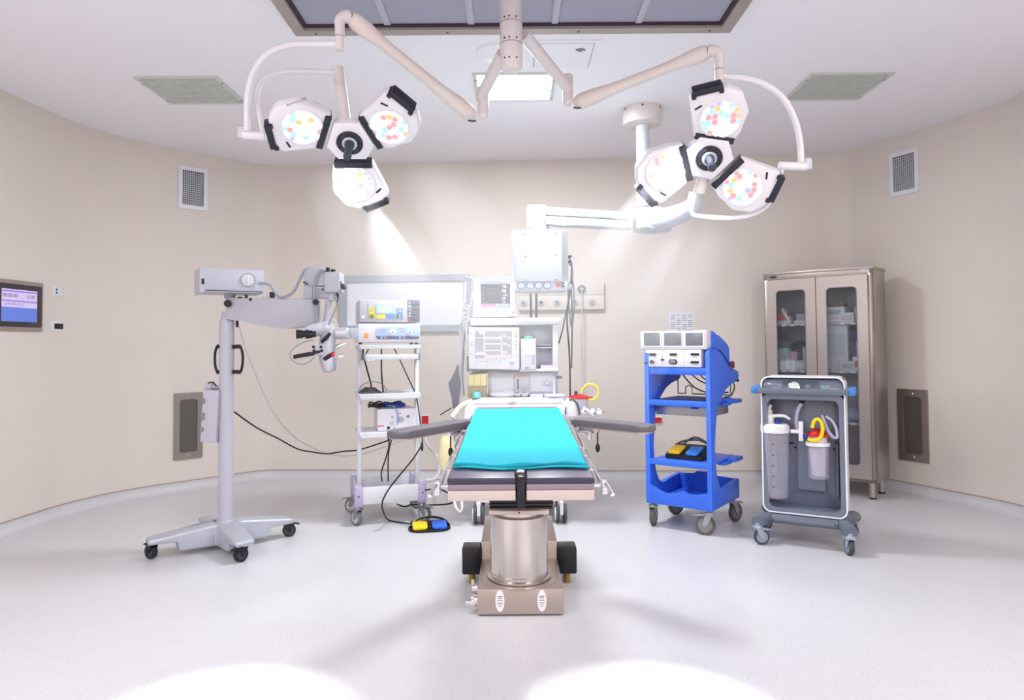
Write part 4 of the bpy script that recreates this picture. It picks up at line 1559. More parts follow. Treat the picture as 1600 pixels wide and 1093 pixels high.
for px, mt in ((596, M('lamp_blue', (150, 200, 255), .3, emit=.8)), (602, M('lamp_red', (250, 130, 120), .3, emit=.6)), (625, M('lamp_blue')), (631.5, M('lamp_red'))):
    c2 = onp(g2, px, 527.3, VG - .017)
    part(MB(mt).cyl(c2, c2 + Vector((0, -.002, 0)), .006), 'indicator_lamp', ib)
m = MB(LINK)
for x0, x1, y in ((595, 605, 514), (594, 602, 517.5), (622, 632, 513), (624, 633, 517)):
    pbox(m, g2, x0, y, x1, y + 1, VG - .0146, VG - .014)
part(m, 'print', dp)
m = pbox(MB(M('switch_amber', (245, 120, 30), .35, emit=.5)), g2, 569.5, 520.5, 575.5, 528, VG - .016, VG - .01, None, .001)
sw_ = part(m, 'power_switch', g2, 'orange lit power switch')
m = MB(M('switch_mark', (250, 220, 90), .4, emit=.5))
c2 = onp(g2, 572.5, 524.3, VG - .016)
m.box(tuple(c2), (.004, .002, .022), None, 0, None, 0)
part(m, 'switch_mark', sw_)
for px in (563, 643, 651):
    c2 = onp(g2, px, 536.5, VG + .02)
    part(MB(BLACK).box((c2.x, VG + .03, c2.z), (.024, .03, .012), None, .003), 'rubber_foot', g2)

# suction box on the lower shelf
bx = thing('smoke_pump', g.location.copy(), 17, 'white pump box with round grille and green socket, on the lower trolley shelf', 'pump')
bpy.context.view_layer.update()
VB = -.13
m = pbox(MB(M('pump_white', (228, 227, 236), .42)), bx, 590, 638, 650, 672.5, VB, .12, None, .008)
pc = part(m, 'casing', bx)
c2 = onp(bx, 626, 655, VB)
m = MB(LGREY).lathe([(0, 0), (.022, 0), (.022, .004), (0, .004)], None, T(*c2) @ FRONT, 28)
for r in (.007, .013, .019):
    m.torus(r, .0012, MGREY, T(c2.x, VB - .004, c2.z) @ FRONT, 24, 6)
part(m, 'round_grille', pc)
for px, py, r, mt in ((612.5, 651, .006, MGREY), (625, 645.5, .005, ORANGE), (637.5, 650, .010, M('socket_green', (40, 150, 110), .4)), (607, 668, .011, BLACK), (616, 668, .006, MGREY), (612, 661, .016, LGREY)):
    c2 = onp(bx, px, py, VB)
    part(MB(mt).cyl(c2, c2 + Vector((0, -.006, 0)), r, b=.001), 'socket', pc)
part(pbox(MB(RED), bx, 589.5, 664.5, 600, 666, VB - .001, VB, None), 'stripe', pc)
part(pbox(MB(MGREY), bx, 594, 671, 648, 674, VB + .01, .11, None, .003), 'foot_frame', bx)
zc_ = onp(bx, 620, 637, VB).z
rr = random.Random(4)
for nm, mt, r, lab, x0, x1, n_ in (('coiled_cable', BLACK, .006, 'black coiled cable heaped on top of the pump box', -.15, -.02, 30), ('coiled_hose', M('cable_blue', (40, 70, 150), .45), .006, 'blue coiled cable heaped on top of the pump box', -.05, .15, 34)):
    pts = []
    for k in range(n_):
        a = k * 1.25
        up = .5 + .5 * math.sin(k * 1.9)
        pts.append(bx.matrix_basis @ Vector(((x0 + x1) / 2 + (x1 - x0) * .5 * math.cos(a) * (.55 + .5 * rr.random()), -.05 + .06 * math.sin(a), zc_ + .008 + .040 * up * rr.random())))
    cable(nm, pts, r, mt, lab, 'cable', 'cables heaped on the pump box', 6)
cable('loose_lead', [bx.matrix_basis @ Vector(v) for v in ((.0, -.10, zc_ + .016), (.03, -.135, zc_ + .012), (.055, -.145, zc_ - .03), (.06, -.142, zc_ - .09), (.055, -.142, zc_ - .12))], .004, M('cable_lightblue', (120, 150, 220), .45), 'pale blue lead hanging down the front of the pump box')
# coil on the middle shelf
zc_ = zs[2] + .018
pts = [t.matrix_basis @ Vector((xc - .14 + (.085 - .0012 * k) * math.cos(k * .55), -.10 + .05 * math.sin(k * .55), zc_ + .0009 * k)) for k in range(44)]
cable('coiled_lead', pts, .0045, DGREY, 'dark grey lead coiled on the middle shelf of the instrument trolley', 'cable', None, 4)
pts = [t.matrix_basis @ Vector((xc - .12 + .10 * math.cos(a), -.13, zc_ + .005 + .075 * math.sin(a))) for a in [PI * k / 10 for k in range(11)]]
cable('arched_wire', pts, .003, MGREY, 'thin grey wire arching over the coil on the middle shelf', 'wire', None, 3)
for pts, r, lab in (
        (((567, 543, 5.1), (568, 556, 5.1), (573, 575, 5.1), (579, 598, 5.1), (581.5, 614, 5.08)), .006, 'black lead hanging from the generators to the coil on the middle shelf'),
        (((577, 543, 5.15), (572, 552, 5.12), (570, 557, 5.12)), .0045, 'short black lead behind the pull-out tray at its rail'),
        (((596, 543, 5.1), (596, 575, 5.1), (597, 595, 5.1), (599, 613, 5.1)), .006, 'straight black lead hanging behind the middle of the pull-out tray'),
        (((615, 543, 5.12), (622, 556, 5.12), (640, 595, 5.12), (650, 617, 5.12), (654, 640, 5.0), (659, 675, 4.93), (660.5, 700, 4.9), (659, 703, 4.9), (658.5, 694, 4.9), (660, 690, 4.9)), .0045, 'dark lead slanting across the trolley and down past its post'),
        (((606, 683, 5.05), (608, 695, 5.05), (603, 715, 5.05), (596, 737, 5.05), (597, 752, 5.05)), .005, 'black lead under the lower shelf bending into the base tray'),
        (((613, 683, 5.05), (609, 697, 5.05), (606.5, 715, 5.05), (606.5, 752, 5.05)), .005, 'black lead dropping straight into the base tray')):
    cable('trolley_lead', [D(*p) for p in pts], r, BLACK, lab, 'cable', 'leads on the instrument trolley', 6)

# foot switch on the floor and its lead
def pedal(name, loc, rz, label, group, s=1.0):
    p = thing(name, loc, rz, label, 'foot switch', group)
    m = MB(BLACK)
    m.prism(rrect(.29 * s, .19 * s, .085 * s, 8), .014, None, T(0, 0, 0), .005)
    m.box((0, .06 * s, .026), (.26 * s, .06 * s, .03), None, .010)
    part(m, 'base_plate', p)
    for q, mt, nm in ((-1, YELLOW, 'yellow_pedal'), (1, M('pedal_blue', (40, 110, 225), .4), 'blue_pedal')):
        m = MB(mt)
        m.prism(rrect(.10 * s, .12 * s, .018), .014, None, T(q * .066 * s, -.022 * s, .026) @ RX(9), .004)
        part(m, nm, p, nm.split('_')[0] + ' pedal')
    m = MB(GLOSSBLACK)
    m.tube([(-.13 * s, .02, .018), (-.09 * s, .07 * s, .05), (0, .085 * s, .062), (.09 * s, .07 * s, .05), (.138 * s, .01, .02)], .008, None, 8, 5)
    m.box((0, -.02 * s, .022), (.012, .13 * s, .030), None, .003)
    part(m, 'guard_bar', p)
    return p


pp = G(671, 826, 0)
pedal('foot_switch', (pp.x, pp.y, 0), 10, 'black foot switch with yellow and blue pedals lying on the floor', 'foot switches', 1.0)
gl = G(640, 818, .02)
cable('foot_switch_lead', [D(658, 697, 4.9), D(645, 717, 4.85), D(622, 745, 4.78), D(606, 766, 4.74), D(597, 786, 4.74), D(600, 802, 4.74), G(607, 812, .012), G(624, 815.5, .010), gl], .0055, BLACK, 'black lead looping from the trolley post down to the foot switch on the floor')
for pts, r, mt, lab in (
        (((664, 765, 4.95), (676, 764, 4.95), (690, 765, 4.9), (699, 769, 4.85)), .006, BLACK, 'black cable from the trolley corner to the operating table, the upper of two'),
        (((620, 787, 5.0), (632, 791, 5.0), (645, 788, 5.05), (675, 788.5, 5.05), (700, 787, 5.0), (711, 783, 4.95)), .006, BLACK, 'black cable under the trolley running towards the machine, the lower of two'),
        (((663, 680, 5.6), (668, 695, 5.6), (680, 708, 5.65), (687, 722, 5.6), (686, 738, 5.5), (678, 748, 5.4), (664, 751, 5.3)), .012, M('hose_white', (236, 234, 232), .45), 'white hose hanging in a bend between trolley and operating table'),
        (((709, 780, 4.9), (713, 793, 4.85), (719, 799, 4.85), (722, 792, 4.85), (721, 778, 4.9)), .009, M('hose_white'), 'white hose end looped under the foot edge of the table')):
    cable('floor_cable', [D(*p) for p in pts], r, mt, lab)
# ================================================================ ANAESTHESIA MACHINE
AW = M('machine_white', (234, 234, 238), .4)
AG = M('machine_grey', (206, 205, 212), .42)
ASH = M('machine_inner', (222, 222, 228), .5)
t = thing('anaesthesia_machine', (.045, 5.15, 0), 2, 'white anaesthesia machine with shelves and a built-in screen, behind the head of the operating table', 'anaesthesia machine')
V = -.26
# wheels and lower body
m = MB(AW)
m.prism(rrect(.70, .56, .06), .055, None, T(0, .02, .155), .012)
part(m, 'chassis', t)
for x, y in ((-.30, -.24), (.285, -.24), (-.30, .25), (.285, .25)):
    w = MB(DGREY)
    for s in (-1, 1):
        w.lathe([(.0, -.012), (.058, -.012), (.066, -.006), (.066, .008), (.060, .013), (0, .013)], DGREY, T(x + s * .026, y, .0665) @ RY(90), 32)
    tw = part(w, 'twin_wheel', t)
    w = MB(AW)
    w.cyl((x - .044, y - .01, .0665), (x - .037, y - .01, .0665), .046, n=28)
    w.prism([(-.02, .0), (.026, .0), (.03, .06), (.02, .09), (-.03, .09)], .024, None, T(x - .012, y - .05, .070) @ SIDE, .003)
    w.cyl((x, y, .12), (x, y, .17), .022)
    part(w, 'wheel_cover', tw)
m = MB(AW)
m.box((0, .05, .49), (.60, .46, .60), None, .02)
body = part(m, 'lower_cabinet', t)
for k in range(3):
    part(MB(AG).box((0, -.185, .30 + k * .17), (.52, .02, .155), None, .008), 'drawer', body)
# work top
m = MB(AW)
pl = ppoly(t, ((724, 655), (726, 636), (735, 626), (752, 621), (878, 621), (884, 628), (886, 655)), V - .02)
m.prism(pl, .50, None, T(0, V - .02 + .50, 0) @ FRONT, .012, 3)
wt = part(m, 'work_top', t)
m = MB(AG)
pbox(m, t, 742, 629, 880, 631, V - .024, V - .018)
part(m, 'front_groove', wt)
c2 = onp(t, 800, 629.5, V - .02)
part(MB(AG).prism([(.03 * math.cos(a * PI / 14), .014 * math.sin(a * PI / 14)) for a in range(28)], .004, None, T(*c2) @ FRONT, .001), 'oval_badge', wt)
zw = onp(t, 800, 621, V - .02).z
# back box with flow meters
m = MB(AG)
pbox(m, t, 763, 578, 872, 618, V + .09, .24, None, .006)
bk = part(m, 'flow_unit', t)
m = MB(ASH)
pbox(m, t, 768, 582, 865, 612, V + .086, V + .092)
part(m, 'recess_panel', bk)
m = MB(PLASTIC)
a = onp(t, 804, 616, V + .08)
pbox(m, t, 804, 586, 827, 613, V + .070, V + .088, AG, .003)
pbox(m, t, 804.5, 586, 826.5, 588.2, V + .067, V + .071, M('coral_strip', (236, 168, 156), .45))
pbox(m, t, 808, 592, 810.5, 608, V + .068, V + .071, MGREY)
fm = part(m, 'flow_meter', bk, 'flow meter with a coral strip')
for px, py, r in ((821, 604, .014), (821, 611, .009), (854.5, 598, .016), (854.5, 598, .008)):
    c2 = onp(t, px, py, V + .072)
    part(MB(LGREY if r > .008 else AW).cyl(c2, c2 + Vector((0, -.016 if r > .008 else -.02, 0)), r, b=.002), 'control_knob', bk)
part(pbox(MB(MGREY), t, 871, 587, 878.5, 591.2, V + .05, V + .09, None, .001), 'type_plate', bk)
# shelf frame above
m = MB(AW)
pl = ppoly(t, ((733.5, 497), (873, 495.5), (878, 499), (873, 506.5), (735, 508)), V)
m.prism(pl, .50, None, T(0, V + .50, 0) @ FRONT, .006, 2)
part(m, 'top_shelf', t)
m = MB(AW)
pbox(m, t, 812, 576, 872, 580, V + .01, .22, None, .003)
pbox(m, t, 864, 505, 872, 580, V + .015, .22, None, .005)
part(m, 'shelf_frame', t)
m = MB(ASH)
pbox(m, t, 738, 505, 872, 582, V + .15, V + .19, None, .003)
part(m, 'back_panel', t)
m = MB(LGREY)
pbox(m, t, 838, 537, 862, 540, V + .06, V + .16, None, .002)
pbox(m, t, 838, 541.5, 863, 543.5, V + .05, V + .16, AW, .002)
sh = part(m, 'inner_shelf', t)
part(pbox(MB(M('lilac_box', (212, 204, 236), .5)), t, 845, 570, 863.5, 577, V + .04, V + .14, None, .003), 'lilac_tray', t, 'lilac tray')
# built-in screen
m = MB(AW)
pl = ppoly(t, ((732, 511), (811.5, 511.5), (812, 575), (810, 578), (734, 576.5), (732, 573)), V - .04)
m.prism(pl, .07, None, T(0, V + .03, 0) @ FRONT, .010, 3)
sc = part(m, 'screen_housing', t)
DISP = M('display_grey', (178, 176, 184), .35, emit=.25)
DISPW = M('display_trace', (252, 252, 252), .3, emit=.75)
DISPR = M('display_rose', (234, 190, 196), .35, emit=.35)
m = MB(DISP)
vs = V - .042
pbox(m, t, 742.5, 517, 799.5, 559.5, vs, V - .038)
v2 = vs - .001
pbox(m, t, 742.5, 517, 749, 520, v2, vs, M('display_red', (224, 150, 150), .35, emit=.3))
pbox(m, t, 749, 518, 756, 521.5, v2, vs, DISPW)
pbox(m, t, 742.5, 527, 756, 529, v2, vs, DISPR)
pbox(m, t, 756.2, 518, 757, 554, v2, vs, DISPW)
for y in (526.5, 529, 536.5, 547):
    pbox(m, t, 757, y, 783, y + .9, v2, vs, DISPW)
pbox(m, t, 783.3, 522, 784, 554, v2, vs, DISPW)
pbox(m, t, 743, 552.5, 760, 553.2, v2, vs, DISPW)
for k in range(4):
    pbox(m, t, 745 + 2.6 * k, 549 + (k % 2) * 1.5, 746.6 + 2.6 * k, 552.5, v2, vs, DISPW)
pbox(m, t, 757, 554, 799, 559.3, v2, vs, M('display_keys', (214, 206, 198), .35, emit=.3))
for k in range(5):
    pbox(m, t, 759 + 8 * k, 554.6, 759.8 + 8 * k, 559, v2 - .0005, v2, DISP)
for s_, x, y, hgt in (('22', 785.5, 526.5, 4.6), ('15', 793, 529.5, 3.4), ('34', 785.5, 539, 4.6), ('19', 793, 541.5, 3.4), ('0.5', 785.5, 552, 4)):
    a = onp(t, x, y, v2)
    m.text(s_, hgt * 1.35 / 219, DISPW, T(a.x, v2, a.z) @ FRONT)
part(m, 'display', sc)
m = MB(AG)
for k in range(6):
    pbox(m, t, 745 + 7 * k, 563, 748.5 + 7 * k, 565.5, vs, V - .039, None, .0005)
for y in (519, 532.5, 538, 551):
    pbox(m, t, 735, y, 738.5, y + 2.2, vs, V - .039, None, .0005)
for y in (519, 524, 532, 537, 542, 554):
    pbox(m, t, 804.5, y, 808, y + 2.2, vs, V - .039, YK if y == 519 else AG, .0005)
part(m, 'soft_keys', sc, 'rows of small grey keys', True)
c2 = onp(t, 799.5, 565.5, vs)
part(MB(M('knob_mint', (170, 222, 218), .4)).cyl(c2 + Vector((0, .003, 0)), c2 + Vector((0, -.014, 0)), .015, b=.003), 'turn_knob', sc)
# vaporiser with a green cap
m = MB(AW)
pbox(m, t, 814, 529, 837.5, 577, V - .02, V + .12, None, .006)
vp = part(m, 'vaporiser', t)
c2 = onp(t, 825.5, 529, V + .05)
part(MB(M('cap_green', (124, 196, 180), .42)).lathe([(0, 0), (.044, 0), (.046, .012), (.040, .020), (.02, .026), (0, .026)], None, T(*c2), 28), 'green_cap', vp, 'green round cap')
m = MB(AG)
c2 = onp(t, 824, 553, V - .02)
m.tube([(c2.x - .018, V - .022, c2.z + .012), (c2.x - .014, V - .03, c2.z - .004), (c2.x + .014, V - .03, c2.z - .004), (c2.x + .018, V - .022, c2.z + .012)], .003, None, 8, 4)
part(m, 'handle', vp)
part(pbox(MB(M('scale_violet', (190, 186, 222), .5)), t, 831, 554, 835.5, 569, V - .022, V - .019, None), 'scale_window', vp)
part(pbox(MB(MGREY), t, 820.5, 573.5, 826, 575.5, V - .022, V - .019, None), 'plate', vp)
# absorber dome and side tube to the right of the table top
m = MB(AW)
pbox(m, t, 884, 624, 903, 652, V - .06, V + .10, None, .022)
ab = part(m, 'bellows_cover', t)
part(MB(M('hose_slate', (86, 88, 110), .45)).tube([onp(t, x, y, V - .075) for x, y in ((889, 624.5), (895, 624), (900, 628), (904, 637), (905.5, 648))], .0075, None, 10, 5), 'curved_hose', ab)
part(MB(M('hose_slate')).tube([onp(t, x, y, V - .075) for x, y in ((884.5, 636), (883.5, 642), (884, 648))], .005, None, 8, 4), 'short_hose', ab)
part(pbox(MB(AW), t, 903, 662, 944, 666, V - .02, V + .22, None, .004), 'side_tray', t)
# grey padded wing on the machine's left flank
pl = ppoly(t, ((716, 567), (705, 593.5), (700.5, 598), (702.5, 608), (706, 622), (707, 636), (709.5, 638), (716, 632), (718, 600)), V - .02)
m = MB(M('wing_grey', (108, 111, 122), .5, 0, .04, 80)).prism(pl, .03, None, T(0, V, 0) @ FRONT, .005)
part(m, 'padded_wing', t, 'dark grey padded wing')
m = MB(AW)
m.tube([onp(t, x, y, V + .02) for x, y in ((717, 660), (719, 600), (722, 540), (724, 505), (727, 440))], .009, None, 12)
m.tube([onp(t, x, y, V + .01) for x, y in ((727, 432), (733, 432.5), (737, 434))], .006, None, 10)
part(m, 'hose_pole', t)
part(MB(MGREY).tube([onp(t, x, y, V - .01) for x, y in ((731, 556), (731, 574))], .007, None, 8), 'rail_rod', t)
part(pbox(MB(MGREY), t, 729, 574, 742, 580.5, V - .02, V + .1, None, .003), 'rail_block', t)
part(MB(BLACK).tube([onp(t, x, y, V - .03) for x, y in ((688, 648), (697, 642), (706, 637))], .004, None, 8, 3), 'wing_cord', t)

# ---------------------------------------------------------------- monitor on the top shelf
mt = thing('patient_monitor', t.matrix_basis @ Vector((0, 0, 0)), 2, 'white patient monitor with a dark trace screen, standing on the machine top shelf', 'monitor')
bpy.context.view_layer.update()
VM = -.22
m = MB(M('monitor_white', (238, 241, 248), .38))
pl = ppoly(mt, ((741, 436), (745, 433), (800, 433), (804, 437), (807.5, 491), (805, 494.5), (739, 495.5), (737, 492)), VM)
m.prism(pl, .17, None, T(0, VM + .17, 0) @ FRONT, .012, 3)
hs = part(m, 'housing', mt)
m = MB(M('monitor_lip', (196, 212, 240), .4))
m.tube([onp(mt, x, y, VM - .01) for x, y in ((750, 434.5), (775, 434.2), (799, 435.5))], .007, None, 10, 4)
part(m, 'top_handle', mt)
TRD = M('monitor_dark', (112, 112, 122), .3, emit=.10)
m = MB(TRD)
v1 = VM - .002
pbox(m, mt, 751.5, 444, 797, 474, v1, VM + .002, TRD)
v2 = v1 - .001
pbox(m, mt, 752, 474.2, 773, 479, v2, VM, M('monitor_rose', (214, 150, 190), .35, emit=.3))
pbox(m, mt, 774, 474.2, 797, 479, v2, VM, M('monitor_violet', (150, 150, 210), .35, emit=.3))
for k in range(4):
    pbox(m, mt, 775.5 + 5.2 * k, 475, 778.5 + 5.2 * k, 478, v2 - .0005, v2, DISPW)
for y in (449, 454.5, 460, 466):
    pbox(m, mt, 753, y, 757, y + .6, v2, v1, DISPR)
for y in (451, 457, 470):
    pbox(m, mt, 757, y, 776, y + .5, v2, v1, M('monitor_line', (150, 150, 160), .4, emit=.2))
for s_, x, y, hgt in (('78', 785, 449.8, 4.6), ('98', 784, 456.6, 5), ('4.6', 786, 462.3, 3.6), ('27', 784, 468.2, 4.6), ('21', 785, 473.4, 3.8)):
    a = onp(mt, x, y, v2)
    m.text(s_, hgt * 1.35 / 219, DISPW, T(a.x, v2, a.z) @ FRONT)
part(m, 'display', hs)
m = MB(M('key_pale', (206, 216, 236), .4))
for k in range(6):
    for y in (484, 488.5):
        pbox(m, mt, 755 + 6.2 * k + (y > 486) * 1, y, 759 + 6.2 * k, y + 1.6, VM - .003, VM, YK if (k == 5 and y < 486) else None, .0005)
part(m, 'keys', hs, 'two rows of pale keys', True)
c2 = onp(mt, 802.5, 488, VM)
part(MB(M('knob_lavender', (180, 184, 220), .4)).cyl(c2, c2 + Vector((0, -.014, 0)), .013, b=.003), 'turn_knob', hs)
for px in (748, 797):
    c2 = onp(mt, px, 496, VM + .05)
    part(MB(MGREY).box((c2.x, VM + .08, c2.z), (.04, .10, .010), None, .002), 'foot', mt)

# ---------------------------------------------------------------- white patient leads hung at the machine's side
HW = M('lead_white', (228, 228, 232), .5)
rr = random.Random(11)
lead_labels = ['white monitor lead hanging from the pole beside the patient monitor, nearest the monitor', 'white corrugated lead looped at the pole beside the light board', 'white lead bunched halfway up the pole, left of the machine screen',
               'white lead hanging lowest along the pole beside the padded wing']
for k, pts in enumerate((((738, 436), (741, 448), (736, 470), (732, 490), (728, 510), (729, 530)), ((729, 470), (723, 478), (731, 486), (722, 492), (732, 499), (724, 505), (728, 520), (726, 545)),
                         ((725, 476), (733, 480), (724, 488), (733, 494), (726, 503), (722, 530), (721, 560)), ((722, 500), (719, 520), (722, 550), (720, 580), (722, 612)))):
    cable('patient_lead', [D(x, y, 4.84 + .012 * k) for x, y in pts], .007, HW, lead_labels[k], 'cable', 'white leads on the machine pole', 6)
cable('grey_patient_lead', [D(x, y, 4.85) for x, y in ((728, 512), (726, 530), (724, 560), (723, 590), (725, 618))], .006, MGREY, 'grey lead hanging among the white leads on the machine pole')

# ---------------------------------------------------------------- things on and beside the work top
def wtp(px, v):
    """a place on the work top: under this pixel column, v deep in the machine's frame"""
    p = onp(t, px, 620, v)
    return t.matrix_basis @ Vector((p.x, v, zw))


p = wtp(746, V + .10)
b = thing('storage_box', p, 2, 'open yellow storage box on the machine work top beside the screen', 'box')
YC = M('box_yellow', (244, 230, 172), .5)
m = MB(YC)
m.box((0, 0, .125), (.125, .14, .09), YC, .006)
part(m, 'yellow_bin', b)
part(MB(M('bin_ochre', (176, 164, 132), .5)).box((0, 0, .04), (.135, .15, .08), None, .006), 'stand', b)
for k in (-1, 1):
    part(MB(M('bin_line', (196, 180, 120), .5)).box((k * .022, -.071, .125), (.003, .003, .09)), 'divider', b)
solo(MB(M('teal_cap', (120, 214, 212), .4)).lathe([(0, 0), (.030, 0), (.032, .03), (.026, .042), (0, .045)], None, None, 24), 'canister_cap', 'turquoise round canister cap in front of the yellow storage box', 'canister', loc=wtp(745, V + .00))
p = wtp(866, V + .045)
s_ = thing('valve_stand', p, 0, 'pale blue dish with a thin white post on the machine work top', 'stand')
m = MB(M('dish_blue', (200, 208, 240), .4)).lathe([(0, 0), (.075, 0), (.080, .010), (.074, .020), (.02, .022), (0, .022)], None, None, 32)
part(m, 'dish', s_)
part(MB(AW).lathe([(0, .02), (.009, .02), (.007, .05), (.006, .10), (.012, .105), (.010, .118), (.004, .13), (0, .132)], None, None, 16), 'post', s_)
CLP = clear_glass('bag_clear', (230, 230, 238), .2, .35)
solo(MB(M('wrap_white', (232, 232, 238), .35)).ball((0, 0, .018), (.10, .06, .022)).ball((.03, .01, .030), (.06, .05, .022)).ball((-.05, -.01, .022), (.05, .05, .020)), 'wrapped_tubing_pack', 'crumpled white wrapped tubing pack on the machine work top', 'pack', loc=wtp(786, V + .05))
for k, (px, lab) in enumerate(((811, 'small clear connector lying on the work top below the flow meter'), (822, 'small clear elbow connector on the work top, next to the lilac tray'))):
    m = MB(M('connector_grey', (196, 198, 206), .3))
    m.cyl((-.03, 0, .018), (.01, 0, .018), .013, n=16, b=.002)
    m.cyl((.0, 0, .018), (.022, .0, .034), .010, n=16, b=.002)
    solo(m, 'tube_connector', lab, 'connector', 'clear tube connectors on the work top', loc=wtp(px, V + .02), rz=20 * k - 10)
solo(MB(M('tray_lilac', (208, 208, 232), .45)).prism(rrect(.10, .07, .02), .022, None, None, .004), 'small_tray', 'small lilac tray between the connectors and the pale blue dish', 'tray', loc=wtp(838, V + .04))

# suction jar with red lid and yellow tube at the right flank
jy = 5.0
j0 = D(905, 640, jy)
j = thing('suction_jar', j0, 0, 'clear suction jar with a red lid and looping yellow tube beside the anaesthesia machine', 'jar')
L2 = lambda x, y, dy=0: rel(j, D(x, y, jy + dy))
zl = L2(905, 622).z
m = MB(HAZYCLEAR).lathe([(0, 0), (.058, 0), (.064, zl * .5), (.068, zl), (.064, zl), (.060, zl * .5), (.054, .004), (0, .004)], None, None, 28)
part(m, 'jar_body', j)
m = MB(RED).lathe([(0, zl), (.074, zl), (.078, zl + .010), (.060, zl + .020), (.03, zl + .03), (0, zl + .03)], None, None, 28)
m.box((.075, 0, zl + .006), (.05, .03, .012), RED, .004)
lid = part(m, 'lid', j, 'red lid')
part(MB(DGREY).cyl((-.025, -.02, zl + .02), (-.025, -.02, zl + .055), .012, b=.002), 'spout', lid)
part(MB(M('tube_yellow', (240, 226, 70), .4)).tube([L2(x, y, -.02) for x, y in ((909, 613), (912, 605), (919, 600), (928, 601), (934, 607), (935, 615), (929, 623), (921, 624), (916, 621))], .0085, None, 10, 6), 'yellow_tube', j, 'yellow tube')
part(MB(AW).box((-.06, .03, zl * .5), (.07, .03, .06), None, .006), 'holder', j)
# cluster of clear breathing-circuit fittings
fit = [((914, 641), .030, 'topmost clear fitting of the cluster below the suction jar'), ((925, 645), .034, 'largest clear fitting in the middle of the cluster below the suction jar'), ((937, 643), .026, 'clear fitting nearest the blue cart in the cluster below the suction jar'),
       ((915, 658), .024, 'lower clear fitting touching the arm board clamp'), ((932, 658), .024, 'lowest clear fitting of the cluster above the arm board')]
for k, ((x, y), r, lab) in enumerate(fit):
    f = thing('circuit_fitting', D(x, y, 4.86 + .02 * (k % 2)), 25 * k, lab, 'fitting', 'clear breathing fittings')
    m = MB(M('fitting_clear', (222, 222, 230), .2))
    m.lathe([(0, -r * .6), (r * .8, -r * .6), (r, -r * .2), (r * .7, r * .3), (r * .45, r * .5), (r * .45, r * .9), (0, r * .9)], None, RY(50 * (k % 2) - 20), 18)
    m.cyl((0, 0, 0), (r * 1.3, 0, -r * .4), r * .35, n=14)
    part(m, 'valve_body', f)
    part(MB(MGREY).cyl((0, -r * .9, 0), (0, -r * 1.08, 0), r * .28, n=12), 'port', f)
# cream breathing bag hanging at the other flank
bg = thing('breathing_bag', D(698, 698, 4.80), 0, 'cream rubber breathing bag hanging beside the operating table side rail', 'bag')
BR = M('bag_cream', (232, 224, 178), .45)
L3 = lambda x, y: rel(bg, D(x, y, 4.80))
m = MB(BR)
m.tube([L3(x, y) for x, y in ((704, 662), (702, 672), (699, 690), (697, 710), (697, 728), (700, 741))], [.014, .03, .052, .056, .040, .014], None, 20, 5)
part(m, 'bag', bg)
part(MB(M('neck_violet', (170, 170, 210), .4)).cyl(L3(705, 654), L3(704, 664), .018, n=16, b=.003), 'neck', bg)
cable('breathing_hose', [D(*q) for q in ((706, 652, 4.80), (711, 645, 4.82), (718, 636, 4.84), (728, 629, 4.87), (738, 626, 4.88))], .017, M('hose_cream', (236, 232, 210), .45), 'pale cream breathing hose curving from the machine work top to the breathing bag', 'hose')
# ================================================================ BLUE EQUIPMENT CART
t = thing('equipment_cart', (1.272, 4.861, 0), -37, 'bright blue wheeled cart with curved side panels and open shelves', 'cart')
WB, DB = .475, .53
VF = -DB / 2
pan = [(0, .165), (0, 1.20), (.03, 1.235), (.12, 1.235), (.20, 1.215), (.28, 1.17), (.36, 1.105), (.44, 1.082), (.52, 1.075), (.555, 1.06), (.562, 1.03), (.545, 1.005), (.47, .992), (.38, .978), (.29, .95), (.21, .91), (.145, .86), (.10, .79), (.076, .70), (.064, .56), (.066, .47), (.09, .375), (.135, .305), (.19, .272), (.245, .27), (.30, .285), (.53, .30), (.53, .165)]
for s in (-1, 1):
    m = MB(BLUE).prism(pan, .034, None, T(s * (WB / 2 - .017) - .017, VF, 0) @ SIDE, .006, 2)
    p = part(m, 'side_panel', t)
    if s > 0:
        part(MB(DBLUE).tube([(WB / 2 + .0005, VF + a, z) for a, z in ((.012, 1.215), (.06, 1.232), (.13, 1.228), (.22, 1.20), (.30, 1.15), (.37, 1.095), (.44, 1.078))], .003, None, 8, 4), 'seam', p)
zA = onp(t, 1050, 573.5, VF).z
m = MB(BLUE).box((0, VF + .20, zA - .026), (WB - .06, .38, .052), None, .008)
part(m, 'top_shelf', t)
for py, dp in ((627, .50), (721, .50)):
    z = onp(t, 1050, py, VF).z
    m = MB(BLUE)
    m.box((0, VF + .02 + dp / 2, z - .008), (WB - .062, dp, .022), None, .005)
    m.box((0, VF + .012, z - .012), (WB - .06, .022, .040), None, .006)
    m.box((WB / 2 - .01, VF + .45, z - .014), (.085, .15, .028), None, .006)
    m.box((WB / 2 - .04, VF + .36, z - .032), (.06, .14, .022), None, .005)
    sh = part(m, 'shelf', t)
    if py == 627:
        part(MB(M('shelf_mat', (64, 78, 130), .6)).box((0, VF + .27, z + .004), (WB - .09, .38, .004), None, .0015), 'shelf_mat', sh, 'dark shelf mat')
        zs1 = z
    else:
        zs2 = z + .003
        part(MB(DBLUE).box((WB / 2 - .08, VF + .09, z - .035), (.09, .03, .014), None, .004), 'shelf_bracket', sh)
        part(MB(DBLUE).box((-WB / 2 + .08, VF + .09, z - .035), (.09, .05, .014), None, .004), 'shelf_bracket', sh)
